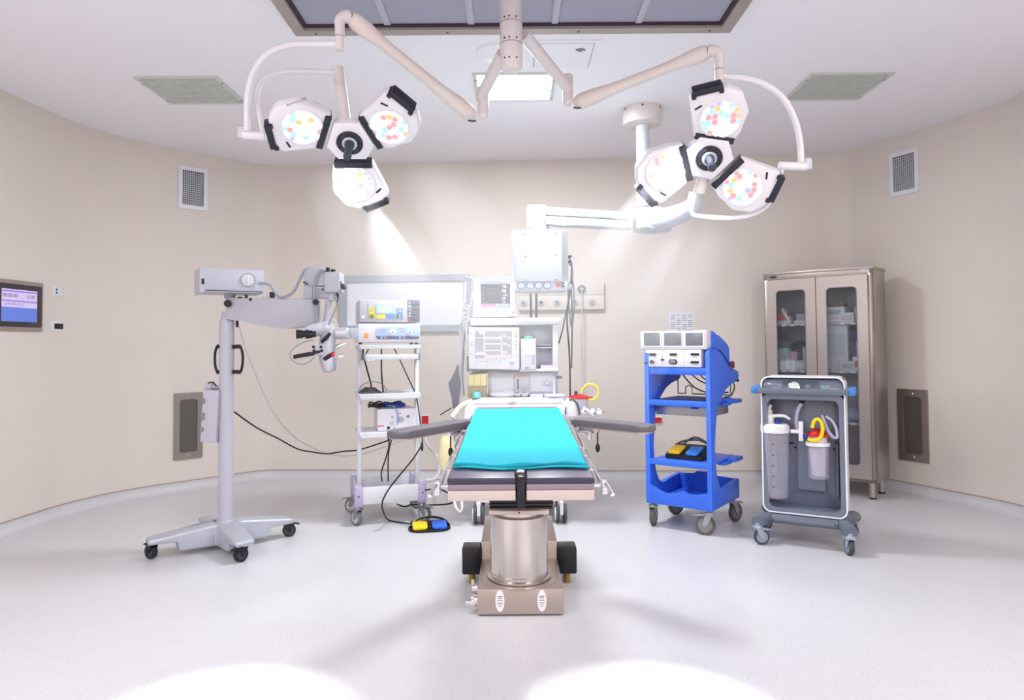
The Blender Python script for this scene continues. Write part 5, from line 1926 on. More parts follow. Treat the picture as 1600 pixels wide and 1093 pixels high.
# base tray with a dipped front lip
zf = onp(t, 1050, 790, VF).z
m = MB(BLUE)
lip = [(-WB / 2 + .02, .165), (-WB / 2 + .02, .312)] + [(-WB / 2 + .02 + (WB - .04) * k / 12, .312 - .072 * math.sin(PI * min(1, k / 12 * 1.55) / 1.02) ** .8 if k < 8 else .252 + .006 * (k - 8)) for k in range(1, 12)] + [(WB / 2 - .02, .285), (WB / 2 - .02, .165)]
m.prism(lip, .022, None, T(0, VF + .024, 0) @ FRONT, .004)
m.box((0, VF + DB / 2, .178), (WB - .04, DB - .02, .026), None, .004)
bk = [(-WB / 2 + .02, .165), (-WB / 2 + .02, .30), (-.10, .30), (-.07, .325), (0, .325), (.03, .30), (WB / 2 - .02, .30), (WB / 2 - .02, .165)]
m.prism(bk, .020, None, T(0, VF + DB - .005, 0) @ FRONT, .004)
part(m, 'base_tray', t)
CF = M('castor_grey', (158, 160, 164), .42)
CT = M('castor_taupe', (92, 88, 86), .55)
for x, y, a in ((-WB / 2 + .03, VF + .04, 12), (WB / 2 - .035, VF + .04, 100), (WB / 2 - .03, VF + DB - .06, -15), (-WB / 2 + .04, VF + DB - .06, 150)):
    c = caster(t, x, y, .0655, a, .168, CF, CT, M('castor_hub', (132, 132, 136), .45), True, .030)
    if y < 0 and x > 0:
        part(MB(YELLOW).cyl((x - .018, y - .03, .0655), (x - .018, y - .046, .0655), .008), 'axle_cap', c) if False else None
# steel drawer under the shelf
m = MB(M('drawer_steel', (176, 174, 178), .3, .85, .05, 30, stretch=(30, 1, 1)))
a, c = onp(t, 1018, 653, VF + .10), onp(t, 1092, 634, VF + .10)
w0 = WB - .075
m.box((0, VF + .10 + .17, zs1 - .065), (w0, .34, .075), None, .006)
dr = part(m, 'steel_drawer', t, 'hanging steel drawer')
part(MB(M('drawer_lip', (206, 204, 208), .35, .6)).box((0, VF + .096, zs1 - .032), (w0 + .006, .012, .012), None, .003), 'drawer_lip', dr)
part(MB(DBLUE).box((.09, VF + .092, zs1 - .040), (.05, .02, .024), None, .004), 'drawer_catch', dr)
# wire rack and leads behind
m = MB(MGREY)
yb = VF + DB - .04
for q in ((-.20, zs1 + .16, -.20, zs1 + .02), (.20, zs1 + .16, .20, zs1 + .02)):
    m.tube([(q[0], yb, q[1]), (q[2], yb, q[3])], .005, None, 8)
m.tube([(-.20, yb, zs1 + .022), (-.14, yb, zs1 + .022), (-.14, yb, zs1 + .07), (-.115, yb, zs1 + .085), (-.09, yb, zs1 + .07), (-.09, yb, zs1 + .022), (.20, yb, zs1 + .022)], .005, None, 8)
part(m, 'wire_rack', t)
m = MB(DGREY)
m.tube([(-.17, yb - .02, zA - .05), (-.06, yb - .03, zA - .16), (.06, yb - .02, zA - .20), (.19, yb - .02, zA - .19)], .0055, None, 8, 6)
part(m, 'back_lead', t)
for k in range(2):
    part(MB(DGREY).tube([(-.10 + .06 * k, yb - .02, zA - .05), (-.02 + .06 * k, yb - .03, zA - .11), (.08 + .05 * k, yb - .02, zA - .145 + .03 * k), (.19, yb - .02, zA - .15 + .03 * k)], .005, None, 8, 6), 'back_lead', t)
part(MB(DGREY).tube([(WB / 2 - .04, VF + .53, 1.01), (WB / 2 - .03, VF + .55, .95), (WB / 2 - .05, VF + .53, .89), (WB / 2 - .08, VF + .48, .88)], .005, None, 8, 6), 'back_lead', t)
m = MB(M('maroon_socket', (110, 40, 70), .5)).box((WB / 2 - .03, VF + .45, 1.115), (.05, .09, .05), None, .006)
part(m, 'mains_inlet', t, 'dark red mains inlet')
part(MB(BLACK).box((WB / 2 - .015, VF + .555, 1.0), (.03, .03, .018), None, .004), 'rear_catch', t)

# ---------------------------------------------------------------- white three-module unit on top
g = thing('perfusion_console', t.location.copy(), -37, 'white three-screen control unit with a blue rear hood, on top of the blue cart', 'console')
g.location.z = 0
bpy.context.view_layer.update()
VC = VF + .005
CW = M('console_white', (224, 223, 230), .4)
xl, xr = onp(g, 1003.5, 560, VC).x, onp(g, 1101, 560, VC).x
zt = onp(g, 1050, 516.5, VC).z
zm = onp(g, 1050, 546, VC).z
zb = zA
m = MB(CW)
m.box(((xl + xr) / 2, VC + .045, (zt + zm) / 2), (xr - xl + .03, .09, zt - zm), None, .012, seg=3)
up = part(m, 'screen_housing', g)
m = MB(CW)
m.box(((xl + xr) / 2, VC + .15, (zm + zb) / 2 + .001), (WB - .072, .30, zm - zb - .002), None, .004)
lo = part(m, 'module_housing', g)
hood = [(.085, zm - .03), (.085, zt - .003), (.12, zt - .008), (.17, zt - .026), (.19, zt - .045), (.30, zt - .07), (.38, zt - .095), (.41, zt - .125), (.415, 1.12), (.38, 1.14), (.30, 1.20), (.22, 1.225), (.12, 1.24)]
m = MB(BLUE).prism(hood, WB - .02, None, T(-(WB - .02) / 2, VF, 0) @ SIDE, .012, 3)
part(m, 'rear_hood', g, 'blue rear hood')
SG = M('screen_off', (122, 124, 132), .28)
for x0, x1 in ((1006.5, 1031.5), (1038, 1065), (1071.5, 1098.5)):
    m = MB(SG)
    pbox(m, g, x0, 519.5, x1, 540, VC - .003, VC + .004, SG, .001)
    s_ = part(m, 'screen', up)
    m = MB(PLASTIC)
    a, c = onp(g, x0, 540, VC), onp(g, x1, 519.5, VC)
    m.ring(rrect(c.x - a.x + .012, c.z - a.z + .012, .004), rrect(c.x - a.x, c.z - a.z, .002), .005, None, T((a.x + c.x) / 2, VC, (a.z + c.z) / 2) @ FRONT)
    part(m, 'screen_surround', s_)
for x in (1034.5, 1068):
    m = MB(LGREY)
    pbox(m, g, x - .35, 545, x + .35, 572, VC - .0015, VC + .002)
    part(m, 'module_seam', lo)
for k, (x0, y0, x1, y1, b_) in enumerate(((1014, 551.5, 1024, 555.5, .001), (1046, 551.5, 1057, 555.5, .001), (1079, 551.5, 1092, 555, .001), (1079, 564, 1091.5, 567.5, .001), (1006.5, 565, 1012, 568.5, .001), (1032.5, 560, 1037, 563, .001))):
    part(pbox(MB(BLACK), g, x0, y0, x1, y1, VC - .005, VC + .003, None, b_), 'readout', lo)
c2 = onp(g, 1051.5, 565, VC)
m = MB(BLACK).prism(rrect(.062, .034, .016), .004, None, T(*c2) @ FRONT, .001)
m.prism(rrect(.046, .022, .010), .003, MGREY, T(c2.x, VC - .004, c2.z) @ FRONT, .001)
part(m, 'connector_port', lo)
c2 = onp(g, 1019, 565, VC)
m = MB(DGREY).cyl(c2, c2 + Vector((0, -.018, 0)), .013, b=.003)
m.box((c2.x + .014, VC - .012, c2.z), (.018, .008, .008), BLACK, .002)
part(m, 'turn_knob', lo)
m = MB(LINK)
for x0, x1, y in ((1026, 1029, 553), (1059, 1062, 553), (1074, 1077, 553), (1074, 1077, 565.5), (1081, 1090, 557), (1082, 1090, 569), (1030, 1031, 561)):
    pbox(m, g, x0, y, x1, y + .7, VC - .0008, VC + .001)
part(m, 'print', lo)

# foot switch stored on the lower shelf
q = t.matrix_basis @ Vector((-.005, VF + .21, zs2))
p = thing('foot_switch', q, -37, 'black foot switch with yellow and blue pedals stored on the blue cart shelf', 'foot switch', 'foot switches')
m = MB(BLACK)
m.prism(rrect(.27, .22, .02), .022, None, T(0, 0, 0), .005)
m.prism([(-.11, .02), (-.11, .03), (.02, .07), (.11, .08), (.11, .02)], .26, None, T(-.13, 0, 0) @ SIDE, .006)
part(m, 'base_plate', p)
for s, mt_, nm in ((-1, M('pedal_gold', (240, 190, 20), .4), 'yellow_pedal'), (1, M('pedal_sky', (60, 140, 230), .4), 'blue_pedal')):
    m = MB(mt_).prism(rrect(.085, .13, .012), .014, None, T(s * .064, -.055, .052) @ RX(15), .004)
    part(m, nm, p, nm.split('_')[0] + ' pedal')
for k in range(2):
    part(MB(DGREY).tube([(-.12 + .05 * k, .04, .075), (-.06 + .05 * k, .06, .105 + .02 * k), (.04, .08, .115 + .015 * k), (.12, .09, .085)], .007, None, 8, 6), 'lead', p)
part(MB(LGREY).tube([(-.14, .0, .012), (-.155, -.02, .03), (-.13, -.01, .045)], .008, None, 8, 5), 'plug', p)

# ================================================================ SUCTION MACHINE
t = thing('suction_machine', (1.875, 4.41, 0), -29, 'slate grey suction machine with white edging on a four-wheeled stand', 'suction machine')
SL = M('slate_shell', (108, 116, 134), .3, 0, .02, 30, coat=.3)
SLD = M('slate_inner', (112, 118, 138), .28, 0, .02, 30, coat=.4)
SLB = M('slate_base', (104, 112, 126), .4)
V = -.10
w = .492
z0 = onp(t, 1255, 804, V).z
z1 = onp(t, 1255, 588, V).z
H_ = z1 - z0
zc = (z0 + z1) / 2
X = T(0, V + .20, zc) @ FRONT
m = MB(M('edge_white', (236, 238, 244), .35))
m.ring(rrect(w, H_, .05, 8), rrect(w - .016, H_ - .016, .044, 8), .215, None, T(0, V + .20, zc) @ FRONT)
part(m, 'white_shell', t, 'white edging shell')
m = MB(SL)
m.prism(rrect(w - .014, H_ - .014, .044, 8), .05, None, T(0, V + .20, zc) @ FRONT)
m.ring(rrect(w - .016, H_ - .118, .044, 8, 0, -.051), rrect(w - .075, H_ - .180, .04, 8, 0, -.056), .150, None, T(0, V + .14, zc) @ FRONT, z0=0)
part(m, 'front_shell', t)
m = MB(SLD)
m.prism(rrect(w - .06, H_ - .16, .05, 8, 0, -.05), .006, None, T(0, V + .150, zc) @ FRONT, .002)
rc = part(m, 'recess_back', t)
part(MB(SL).box((.035, V + .120, zc - .12), (.17, .05, .36), None, .014), 'raised_channel', rc)
part(MB(SL).box((-.20 + .05, V + .125, zc - .16), (.02, .04, .30), None, .008), 'ridge', rc)
part(MB(SL).box((.185, V + .125, zc - .16), (.02, .04, .34), None, .008), 'ridge', rc)
# head with gauge
m = MB(SL)
m.prism([(V - .002, z1 - .115), (V - .010, z1 - .09), (V + .02, z1 - .02), (V + .07, z1 - .008), (V + .18, z1 - .008), (V + .18, z1 - .115)], w - .016, None, T(-(w - .016) / 2, 0, 0) @ SIDE, .006)
hd = part(m, 'control_head', t)
sl = math.degrees(math.atan2(.03, .07))
PX = lambda px, py: onp(t, px, py, V + .005)
c2 = PX(1251, 600)
tilt = RX(90 - sl)
m = MB(M('slate_panel', (90, 98, 116), .35)).prism(rrect(.215, .060, .012), .006, None, T(c2.x, V + .008, z1 - .058) @ tilt, .002)
part(m, 'gauge_panel', hd)
c2 = PX(1241, 603)
m = MB(CHROME).lathe([(.026, 0), (.034, 0), (.034, .012), (.028, .014), (.026, .008)], None, T(c2.x, V - .002, z1 - .066) @ tilt, 28)
gg = part(m, 'vacuum_gauge', hd)
m = MB(PLASTIC).prism(circle(.028, 24), .008, PLASTIC, T(c2.x, V - .002, z1 - .066) @ tilt)
for k in range(7):
    a = math.radians(-30 + 40 * k)
    m.box((.020 * math.cos(a), .020 * math.sin(a), .0085), (.006, .0016, .0012), INK, 0, T(c2.x, V - .002, z1 - .066) @ tilt, math.degrees(a))
m.box((.004, .004, .009), (.022, .002, .0012), INK, 0, T(c2.x, V - .002, z1 - .066) @ tilt, 40)
part(m, 'gauge_dial', gg)
c2 = PX(1263, 602)
part(MB(MGREY).cyl((c2.x, V + .01, z1 - .064), (c2.x, V - .03, z1 - .072), .019, b=.004), 'regulator_knob', hd)
part(MB(LGREY).box((PX(1213, 606).x, V - .002, z1 - .078), (.055, .012, .012), None, .003, None), 'name_strip', hd)
part(MB(M('mint_switch', (110, 200, 170), .4)).box((PX(1289, 606).x, V - .003, z1 - .076), (.045, .014, .014), None, .003), 'power_switch', hd, 'mint green switch')
part(MB(M('label_white', (220, 224, 230), .5)).box((PX(1303, 605.5).x, V - .002, z1 - .075), (.06, .010, .006), None, .001), 'name_strip', hd)
# push bar with blue ends
zr = onp(t, 1250, 611, V - .03).z
m = MB(SLB)
m.prism(rrect(w + .035, .036, .012, 5), .022, None, T(0, V - .022, zr) @ FRONT, .005)
for s in (-1, 1):
    m.box((s * (w / 2 + .020), V + .01, zr), (.020, .10, .036), None, .006)
br = part(m, 'push_bar', t)
for s in (-1, 1):
    part(MB(M('bar_blue', (60, 128, 210), .4)).box((s * (w / 2 + .030), V + .06, zr + .003), (.052, .20, .046), None, .008), 'bar_end', br, 'blue bar end')
# stand
zb = z0 - .004
m = MB(SLB)
m.box((0, .0, zb - .030), (.40, .30, .055), None, .02, seg=3)
for sx in (-1, 1):
    vs = [(sx * .17, -.02), (sx * .17, .02)]
    for sy, yy in ((-1, -.215), (1, .215)):
        m.tube([(sx * .19, sy * .06, zb - .028), (sx * .235, sy * .13, zb - .034), (sx * .262, yy, zb - .044)], [.034, .034, .036], None, 16, 4, sq=(1.25, (0, 0, 1)))
m.box((0, -.155, zb - .025), (.36, .03, .03), None, .012)
part(m, 'stand', t)
FKB = M('fork_blue_grey', (156, 168, 188), .4)
for x, y, a in ((-.262, -.215, -60), (.262, -.215, 25), (.262, .215, 60), (-.262, .215, 150)):
    caster(t, x, y, .049, a, zb - .05, FKB, M('tyre_slate', (66, 68, 80), .5), M('hub_pale', (150, 156, 170), .4), True, .028)
# fittings in the recess
RT = clear_glass('tube_clear', (220, 220, 232), .1, .4)
m = MB(PLASTIC)
pbox(m, t, 1248, 658, 1254.5, 689, V + .03, V + .06, None, .003)
pbox(m, t, 1235, 671, 1249, 676.5, V + .035, V + .06, None, .003)
part(m, 'bracket_rail', t)
part(MB(BLACK).cyl(onp(t, 1252.5, 630, V + .12), onp(t, 1252.5, 626, V + .12), .014), 'hose_port', t)
part(MB(M('hose_frosted', (176, 174, 196), .25)).tube([onp(t, x, y, V + .06) for x, y in ((1252.5, 630), (1248, 637), (1244.5, 650), (1245, 664), (1249, 674), (1255, 682))], .013, None, 12, 6), 'vacuum_hose', t)
for x0, y0, x1, y1 in ((1232, 691, 1240, 693), (1240, 698, 1247, 700), (1301, 701, 1306, 703.5)):
    part(pbox(MB(BLACK), t, x0, y0, x1, y1, V + .13, V + .155, None, .002), 'rivet', t)

def jar_at(px, py, v):
    p = onp(t, px, py, v)
    return t.matrix_basis @ p


JV = clear_glass('jar_violet', (249, 248, 253), .10, .84)
vj = V + .055
j = thing('reusable_canister', jar_at(1213, 776, vj), -29, 'tall clear canister with white lid, graduated scale and spout, in the suction machine', 'canister')
bpy.context.view_layer.update()
jz = lambda y: onp(j, 1213, y, 0).z
R_ = .088
m = MB(JV).lathe([(0, 0), (R_ * .80, 0), (R_ * .85, .008), (R_ * .94, jz(700)), (R_ * .96, jz(690)), (R_, jz(676)), (R_ * .98, jz(676)), (R_ * .93, jz(692)), (R_ * .82, .010), (0, .006)], None, None, 40)
part(m, 'jar', j)
m = MB(PLASTIC).lathe([(0, jz(675)), (R_ * 1.0, jz(675)), (R_ * 1.03, jz(671)), (R_ * 1.01, jz(664)), (R_ * .85, jz(661)), (0, jz(660))], None, None, 40)
lid = part(m, 'lid', j, 'white lid')
c2 = onp(j, 1202, 660, -.01)
m = MB(PLASTIC)
m.cyl((c2.x, -.01, jz(663)), (c2.x, -.01, jz(646)), .030, n=24, b=.005)
m.tube([(c2.x + .01, -.02, jz(650)), (c2.x + .06, -.03, jz(648)), (c2.x + .10, -.035, jz(648.5)), (c2.x + .13, -.035, jz(653))], [.012, .011, .010, .006], None, 14, 5)
part(m, 'spout', lid)
m = MB(M('valve_cream', (222, 214, 200), .4)).cyl((c2.x, -.01, jz(646)), (c2.x, -.01, jz(640)), .022, n=18, b=.003)
m.tube([(c2.x, -.01, jz(641)), (c2.x + .004, -.02, jz(636)), (c2.x + .014, -.025, jz(632))], [.012, .012, .009], None, 12)
part(m, 'valve', lid)
c2 = onp(j, 1216, 660, -.04)
part(MB(DBLUE).cyl((c2.x, -.04, jz(663)), (c2.x, -.04, jz(655)), .012, b=.003).box((c2.x, -.04, jz(661)), (.04, .02, .016), None, .004), 'blue_stopper', lid, 'blue stopper')
m = MB(INK)
for k in range(5):
    zz = jz(757 - 16.4 * k)
    rr_ = R_ * (.87 + .09 * k / 5) + .004
    a = math.radians(-92)
    m.box((rr_ * math.cos(a), rr_ * math.sin(a), zz), (.011, .0012, .007), INK)
    for q in range(1, 4):
        m.box((rr_ * math.cos(a) - .0035, rr_ * math.sin(a), zz + q * .016), (.004, .0012, .0025), LINK)
part(m, 'scale_marks', j, 'black graduation marks')

j = thing('liner_canister', jar_at(1279.5, 747, V + .045), -29, 'short clear canister with red-topped liner, yellow tube and coiled clear hose, in the suction machine', 'canister')
bpy.context.view_layer.update()
jz = lambda y: onp(j, 1279.5, y, 0).z
R_ = .066
m = MB(JV).lathe([(0, 0), (R_ * .86, 0), (R_ * .92, .006), (R_ * .97, jz(700)), (R_, jz(694)), (R_ * .96, jz(694)), (R_ * .88, .008), (0, .006)], None, None, 8)
part(m, 'jar', j)
m = MB(clear_glass('liner_cloudy', (246, 245, 250), .45, .62)).lathe([(0, .022), (R_ * .60, .02), (R_ * .70, jz(725)), (R_ * .86, jz(696)), (R_ * .84, jz(690)), (0, jz(690))], None, None, 28)
part(m, 'liner', j)
m = MB(PLASTIC).ring(circle(R_ * 1.10, 36), circle(R_ * .95, 36), jz(690) - jz(695.5), None, T(0, 0, jz(695.5)))
part(m, 'collar', j, 'white collar ring')
m = MB(M('cuff_rose', (226, 206, 210), .4)).lathe([(0, jz(690)), (R_ * .9, jz(690)), (R_ * .84, jz(681)), (0, jz(680))], None, None, 32)
part(m, 'liner_cuff', j)
zl = jz(680)
poly = [((R_ * 1.04 + .010 * math.cos(9 * a)) * math.cos(a), (R_ * 1.04 + .010 * math.cos(9 * a)) * math.sin(a)) for a in [2 * PI * k / 72 for k in range(72)]]
m = MB(RED).prism(poly, .014, None, T(0, 0, zl - .001), .004)
m.lathe([(0, zl + .013), (R_ * .75, zl + .013), (R_ * .5, zl + .034), (R_ * .2, zl + .04), (0, zl + .04)], None, None, 24)
part(m, 'red_cap', j, 'red liner cap')
part(MB(YELLOW).tube([onp(j, x, y, -.085) for x, y in ((1262, 685), (1268, 688), (1277, 687), (1283, 681), (1285.5, 670), (1283, 659), (1277.5, 654.5), (1272, 658), (1269, 668))], .011, None, 12, 6), 'yellow_tube', j, 'yellow tube')
m = MB(M('hose_frosted'))
m.tube([onp(j, x, y, -.06) for x, y in ((1284, 648), (1288, 658), (1294, 672), (1303, 683), (1308, 682), (1306, 668), (1299, 656), (1290, 650))], .0085, None, 10, 6)
part(m, 'coiled_hose', j, 'frosted coiled hose')
m = MB(M('hose_frosted')).tube([onp(j, x, y, -.05) for x, y in ((1283, 655), (1290, 667), (1297, 679), (1305, 684), (1309, 679))], .0085, None, 10, 6)
part(m, 'coiled_hose', j, 'frosted coiled hose')
part(MB(DBLUE).cyl(onp(j, 1259, 684, -.05), onp(j, 1258, 678, -.05), .015, b=.003), 'blue_connector', j, 'blue connector')

# ================================================================ STEEL CABINET
t = thing('instrument_cabinet', (2.587, 5.804, 0), -42, 'tall brushed steel cabinet with two glazed doors and short round feet', 'cabinet')
CS = M('cabinet_steel', (186, 175, 168), .34, .8, .05, 24, stretch=(1, 1, 30))
CSD = M('cabinet_door_steel', (192, 181, 173), .36, .75, .05, 22, stretch=(30, 1, 1))
CI = M('cabinet_inside', (178, 172, 170), .45, .5)
w, dp = .886, .38
zt = onp(t, 1365, 414, 0).z
zbm = .135
m = MB(CS)
for s in (-1, 1):
    m.box((s * (w / 2 - .008), dp / 2, (zt + zbm) / 2), (.016, dp, zt - zbm), None, .002)
    m.box((s * (w / 2 - .018), .012, (zt + zbm) / 2), (.036, .024, zt - zbm), None, .002)
m.box((0, dp / 2, zt - .012), (w + .016, dp + .014, .024), None, .004)
m.box((0, dp / 2, zbm + .015), (w - .02, dp, .03), None, .002)
m.box((0, .012, zt - .04), (w, .024, .05), None, .002)
m.box((0, .012, zbm + .018), (w, .024, .036), None, .002)
cb = part(m, 'carcass', t)
part(MB(CI).box((0, dp - .008, (zt + zbm) / 2), (w - .03, .012, zt - zbm - .04)), 'back_panel', t)
for sx in (-1, 1):
    for yy in (.05, dp - .05):
        m = MB(CS).cyl((sx * (w / 2 - .05), yy, .012), (sx * (w / 2 - .05), yy, zbm + .01), .024, n=24)
        ft = part(m, 'foot', t)
        part(MB(BLACK).cyl((sx * (w / 2 - .05), yy, 0), (sx * (w / 2 - .05), yy, .014), .026, n=24), 'rubber_pad', ft)
zd0, zd1 = zbm + .028, zt - .068
seam = onp(t, 1279, 600, 0).x
x_l, x_r = -w / 2 + .030, w / 2 - .034
for s, xa, xb in ((-1, x_l, seam - .003), (1, seam + .003, x_r)):
    dw, dh = xb - xa, zd1 - zd0
    cx, cz = (xa + xb) / 2, (zd0 + zd1) / 2
    gw, gh = dw * .60, dh - .20
    X = T(cx, -.002, cz) @ FRONT
    m = MB(CSD).ring(rrect(dw, dh, .004, 6), rrect(gw, gh, .035, 6, -s * .0, .005), .020, None, X)
    dr = part(m, 'door', t)
    part(MB(GLASS).prism(rrect(gw + .006, gh + .006, .036, 6, 0, .005), .004, None, T(cx, -.006, cz) @ FRONT), 'door_glass', dr)
    m = MB(MGREY).ring(rrect(gw + .002, gh + .002, .036, 6, 0, .005), rrect(gw - .012, gh - .012, .030, 6, 0, .005), .003, None, T(cx, -.021, cz) @ FRONT)
    part(m, 'glass_gasket', dr)
    hx = (xb - .022) if s < 0 else (xa + .022)
    part(MB(CHROME).cyl((hx, -.020, cz - .03), (hx, -.045, cz - .03), .010, b=.002).box((hx, -.045, cz - .05), (.014, .010, .07), None, .003), 'door_handle', dr)
part(MB(DGREY).prism([(.035 * math.cos(a * PI / 14), .011 * math.sin(a * PI / 14)) for a in range(28)], .003, None, T(onp(t, 1207, 431, -.012).x, 0, zt - .040) @ FRONT, .001), 'oval_badge', t)
part(MB(M('label_pale', (214, 214, 216), .5)).box((onp(t, 1350, 421.5, 0).x, -.0015, zt - .038), (.062, .002, .026)), 'label_plate', t)
SHP = M('cabinet_shelf', (186, 182, 176), .4, .5)
shz = []
for py in (504, 579.5, 659.5):
    z = onp(t, 1318, py, .03).z
    shz.append(z)
    m = MB(SHP).box((0, dp / 2 + .008, z - .008), (w - .036, dp - .05, .016), None, .002)
    sh = part(m, 'shelf', t)
    for px in (1224, 1238, 1254, 1315, 1333):
        xx = onp(t, px, py, .03).x
        part(MB(PAPER).box((xx, .031, z - .009), (.034, .002, .016)), 'shelf_label', sh)


def on_shelf(k, px, v):
    return t.matrix_basis @ Vector((onp(t, px, 580, v).x, v, shz[k]))


def carton(k, px, v, d, col, lab, cat='box', rz=0, name='carton', lid=None, group='cartons in the steel cabinet', dz=0, tilt=0):
    b = thing(name, on_shelf(k, px, v) + Vector((0, 0, dz)), -42 + rz, lab, cat, group)
    if tilt:
        b.rotation_euler.y = math.radians(tilt)
    m = MB(M('carton_%d_%d_%d' % col, col, .6)).box((0, 0, d[2] / 2), d, None, .002)
    part(m, 'carton_body', b)
    if lid:
        part(MB(M('label_%d_%d_%d' % lid, lid, .6)).box((0, -d[1] / 2 - .0008, d[2] * .5), (d[0] * .7, .0016, d[2] * .45)), 'label', b)
    return b


W_, PK, CR, BLp, GRp = (222, 222, 224), (226, 176, 196), (206, 78, 60), (120, 140, 196), (176, 180, 186)
carton(0, 1226, .12, (.12, .13, .035), (226, 204, 204), 'flat pinkish carton under the orange carton on the upper cabinet shelf')
carton(0, 1226, .12, (.11, .12, .075), CR, 'orange-red carton on the upper cabinet shelf', dz=.036)
carton(0, 1240, .115, (.022, .12, .15), W_, 'slim white carton leaning against the orange carton', tilt=-28, dz=.008)
carton(0, 1256, .13, (.075, .10, .09), GRp, 'grey carton at the seam end of the upper shelf, behind the narrower door')
carton(0, 1252, .06, (.10, .03, .030), W_, 'low white carton in front of the grey one on the upper shelf', lid=PK)
carton(0, 1306, .12, (.20, .15, .045), (214, 190, 200), 'flat pink and white carton at the bottom of a pile, upper shelf', lid=W_)
carton(0, 1307, .12, (.19, .14, .09), W_, 'wide white carton in the middle of the pile, upper shelf', dz=.046, lid=GRp)
carton(0, 1306, .13, (.18, .12, .035), (124, 92, 86), 'brown carton topping the pile on the upper shelf', dz=.137)
carton(0, 1328, .09, (.115, .11, .085), W_, 'white carton next to the pile on the upper shelf', lid=(210, 196, 190))
carton(0, 1344.5, .10, (.05, .10, .13), (192, 194, 176), 'upright green-grey carton at the hinge end of the upper shelf')
carton(1, 1226, .16, (.10, .09, .19), (186, 222, 222), 'tall mint and white carton on the middle shelf', lid=W_)
carton(1, 1239, .20, (.11, .09, .16), PK, 'pink carton at the back of the middle shelf')
for k, (px, lab) in enumerate(((1222, 'white jar beside the mint carton, first of the row of three'), (1231, 'white jar in the middle of the row of three'), (1240, 'white jar below the pink carton, last of the row of three'))):
    b = thing('jar', on_shelf(1, px, .075), 0, lab, 'jar', 'white jars on the middle cabinet shelf')
    part(MB(PLASTIC).lathe([(0, 0), (.030, 0), (.032, .006), (.032, .075), (.024, .085), (0, .085)], None, None, 20), 'jar_body', b)
    part(MB(LGREY).lathe([(0, .084), (.026, .084), (.026, .102), (0, .104)], None, None, 20), 'jar_lid', b)
carton(1, 1252, .08, (.13, .05, .085), (200, 198, 204), 'grey carton lying beside the row of white jars', lid=W_)
carton(1, 1261.5, .18, (.05, .08, .19), (206, 208, 210), 'upright pale carton at the door seam on the middle shelf')
f = carton(1, 1309, .10, (.19, .08, .43), (214, 216, 218), 'tall white binder box standing on the middle shelf', lid=(196, 200, 204), name='binder_box')
for q in range(5):
    part(MB(DGREY).cyl((.096, -.01, .06 + q * .07), (.098, -.01, .06 + q * .07), .009), 'finger_hole', f)
carton(1, 1331, .26, (.24, .12, .34), BLp, 'translucent blue tub behind the binder box on the middle shelf', name='storage_tub', lid=(150, 164, 210))
carton(1, 1329, .075, (.16, .07, .085), (206, 206, 210), 'pale instrument box in front of the blue tub', lid=GRp)
carton(1, 1343.5, .07, (.085, .08, .12), W_, 'white medicine carton with a red line at the hinge end of the middle shelf', lid=(216, 120, 116))
carton(1, 1346, .10, (.05, .07, .13), (214, 208, 214), 'small pale carton stacked on the white medicine carton', dz=.121)
for k, (px, lab) in enumerate(((1327, 'clear wrapped bundle on the bottom cabinet shelf, the larger one'), (1341, 'clear wrapped bundle on the bottom shelf beside the door hinge'))):
    b = MB(M('wrap_blue_grey', (150, 160, 186), .35))
    b.ball((0, 0, .05), (.085 - .03 * k, .05, .05)).ball((.03, .01, .09), (.055 - .02 * k, .045, .035)).ball((-.04, 0, .085), (.04, .04, .03))
    solo(b, 'wrapped_bundle', lab, 'bundle', 'wrapped bundles in the cabinet', loc=on_shelf(2, px, .12), rz=-42)
m = MB(DGREY)
m.tube([(-.10, 0, .12), (-.04, -.01, .20), (.03, 0, .24), (.10, 0, .21)], [.012, .03, .02, .012], None, 12, 5)
m.tube([(0, 0, 0), (.0, 0, .22)], .012, None, 10)
m.box((-.11, 0, .30), (.07, .05, .08), None, .008)
m.tube([(-.02, 0, .2), (.08, .0, .12), (.13, 0, .14)], .008, None, 8, 4)
part_ = solo(m, 'instrument_stand', 'dark jointed instrument stand at the back of the middle shelf', 'instrument', loc=on_shelf(1, 1247, .30), rz=-42)
# ================================================================ LIGHT SHAFTS UNDER THE LAMPS, ADDED AS CONES OF MIST
def mist():  # mist added only inside the cones, its density shaped to draw the shafts
    m = bpy.data.materials.new('shaft_mist')
    m.use_nodes = True
    nt = m.node_tree
    nt.nodes.clear()
    o = nt.nodes.new('ShaderNodeOutputMaterial')
    v = nt.nodes.new('ShaderNodeVolumeScatter')
    v.inputs['Color'].default_value = (.97, .98, 1, 1)
    tc = nt.nodes.new('ShaderNodeTexCoord')
    sp = nt.nodes.new('ShaderNodeSeparateXYZ')
    mr = nt.nodes.new('ShaderNodeMapRange')
    mr.interpolation_type = 'LINEAR'
    mr.inputs['From Min'].default_value, mr.inputs['From Max'].default_value = .05, 1.27
    mr.inputs['To Min'].default_value, mr.inputs['To Max'].default_value = HAZE, 0
    nt.links.new(tc.outputs['Object'], sp.inputs[0])
    nt.links.new(sp.outputs['Z'], mr.inputs['Value'])
    r2 = nt.nodes.new('ShaderNodeMapRange')
    r2.interpolation_type = 'SMOOTHSTEP'
    r2.inputs['From Min'].default_value, r2.inputs['From Max'].default_value = .0, .85
    nt.links.new(sp.outputs['Z'], r2.inputs['Value'])
    mu = nt.nodes.new('ShaderNodeMath')
    mu.operation = 'MULTIPLY'
    nt.links.new(mr.outputs[0], mu.inputs[0])
    nt.links.new(r2.outputs[0], mu.inputs[1])
    nt.links.new(mu.outputs[0], v.inputs['Density'])
    nt.links.new(v.outputs[0], o.inputs['Volume'])
    return m


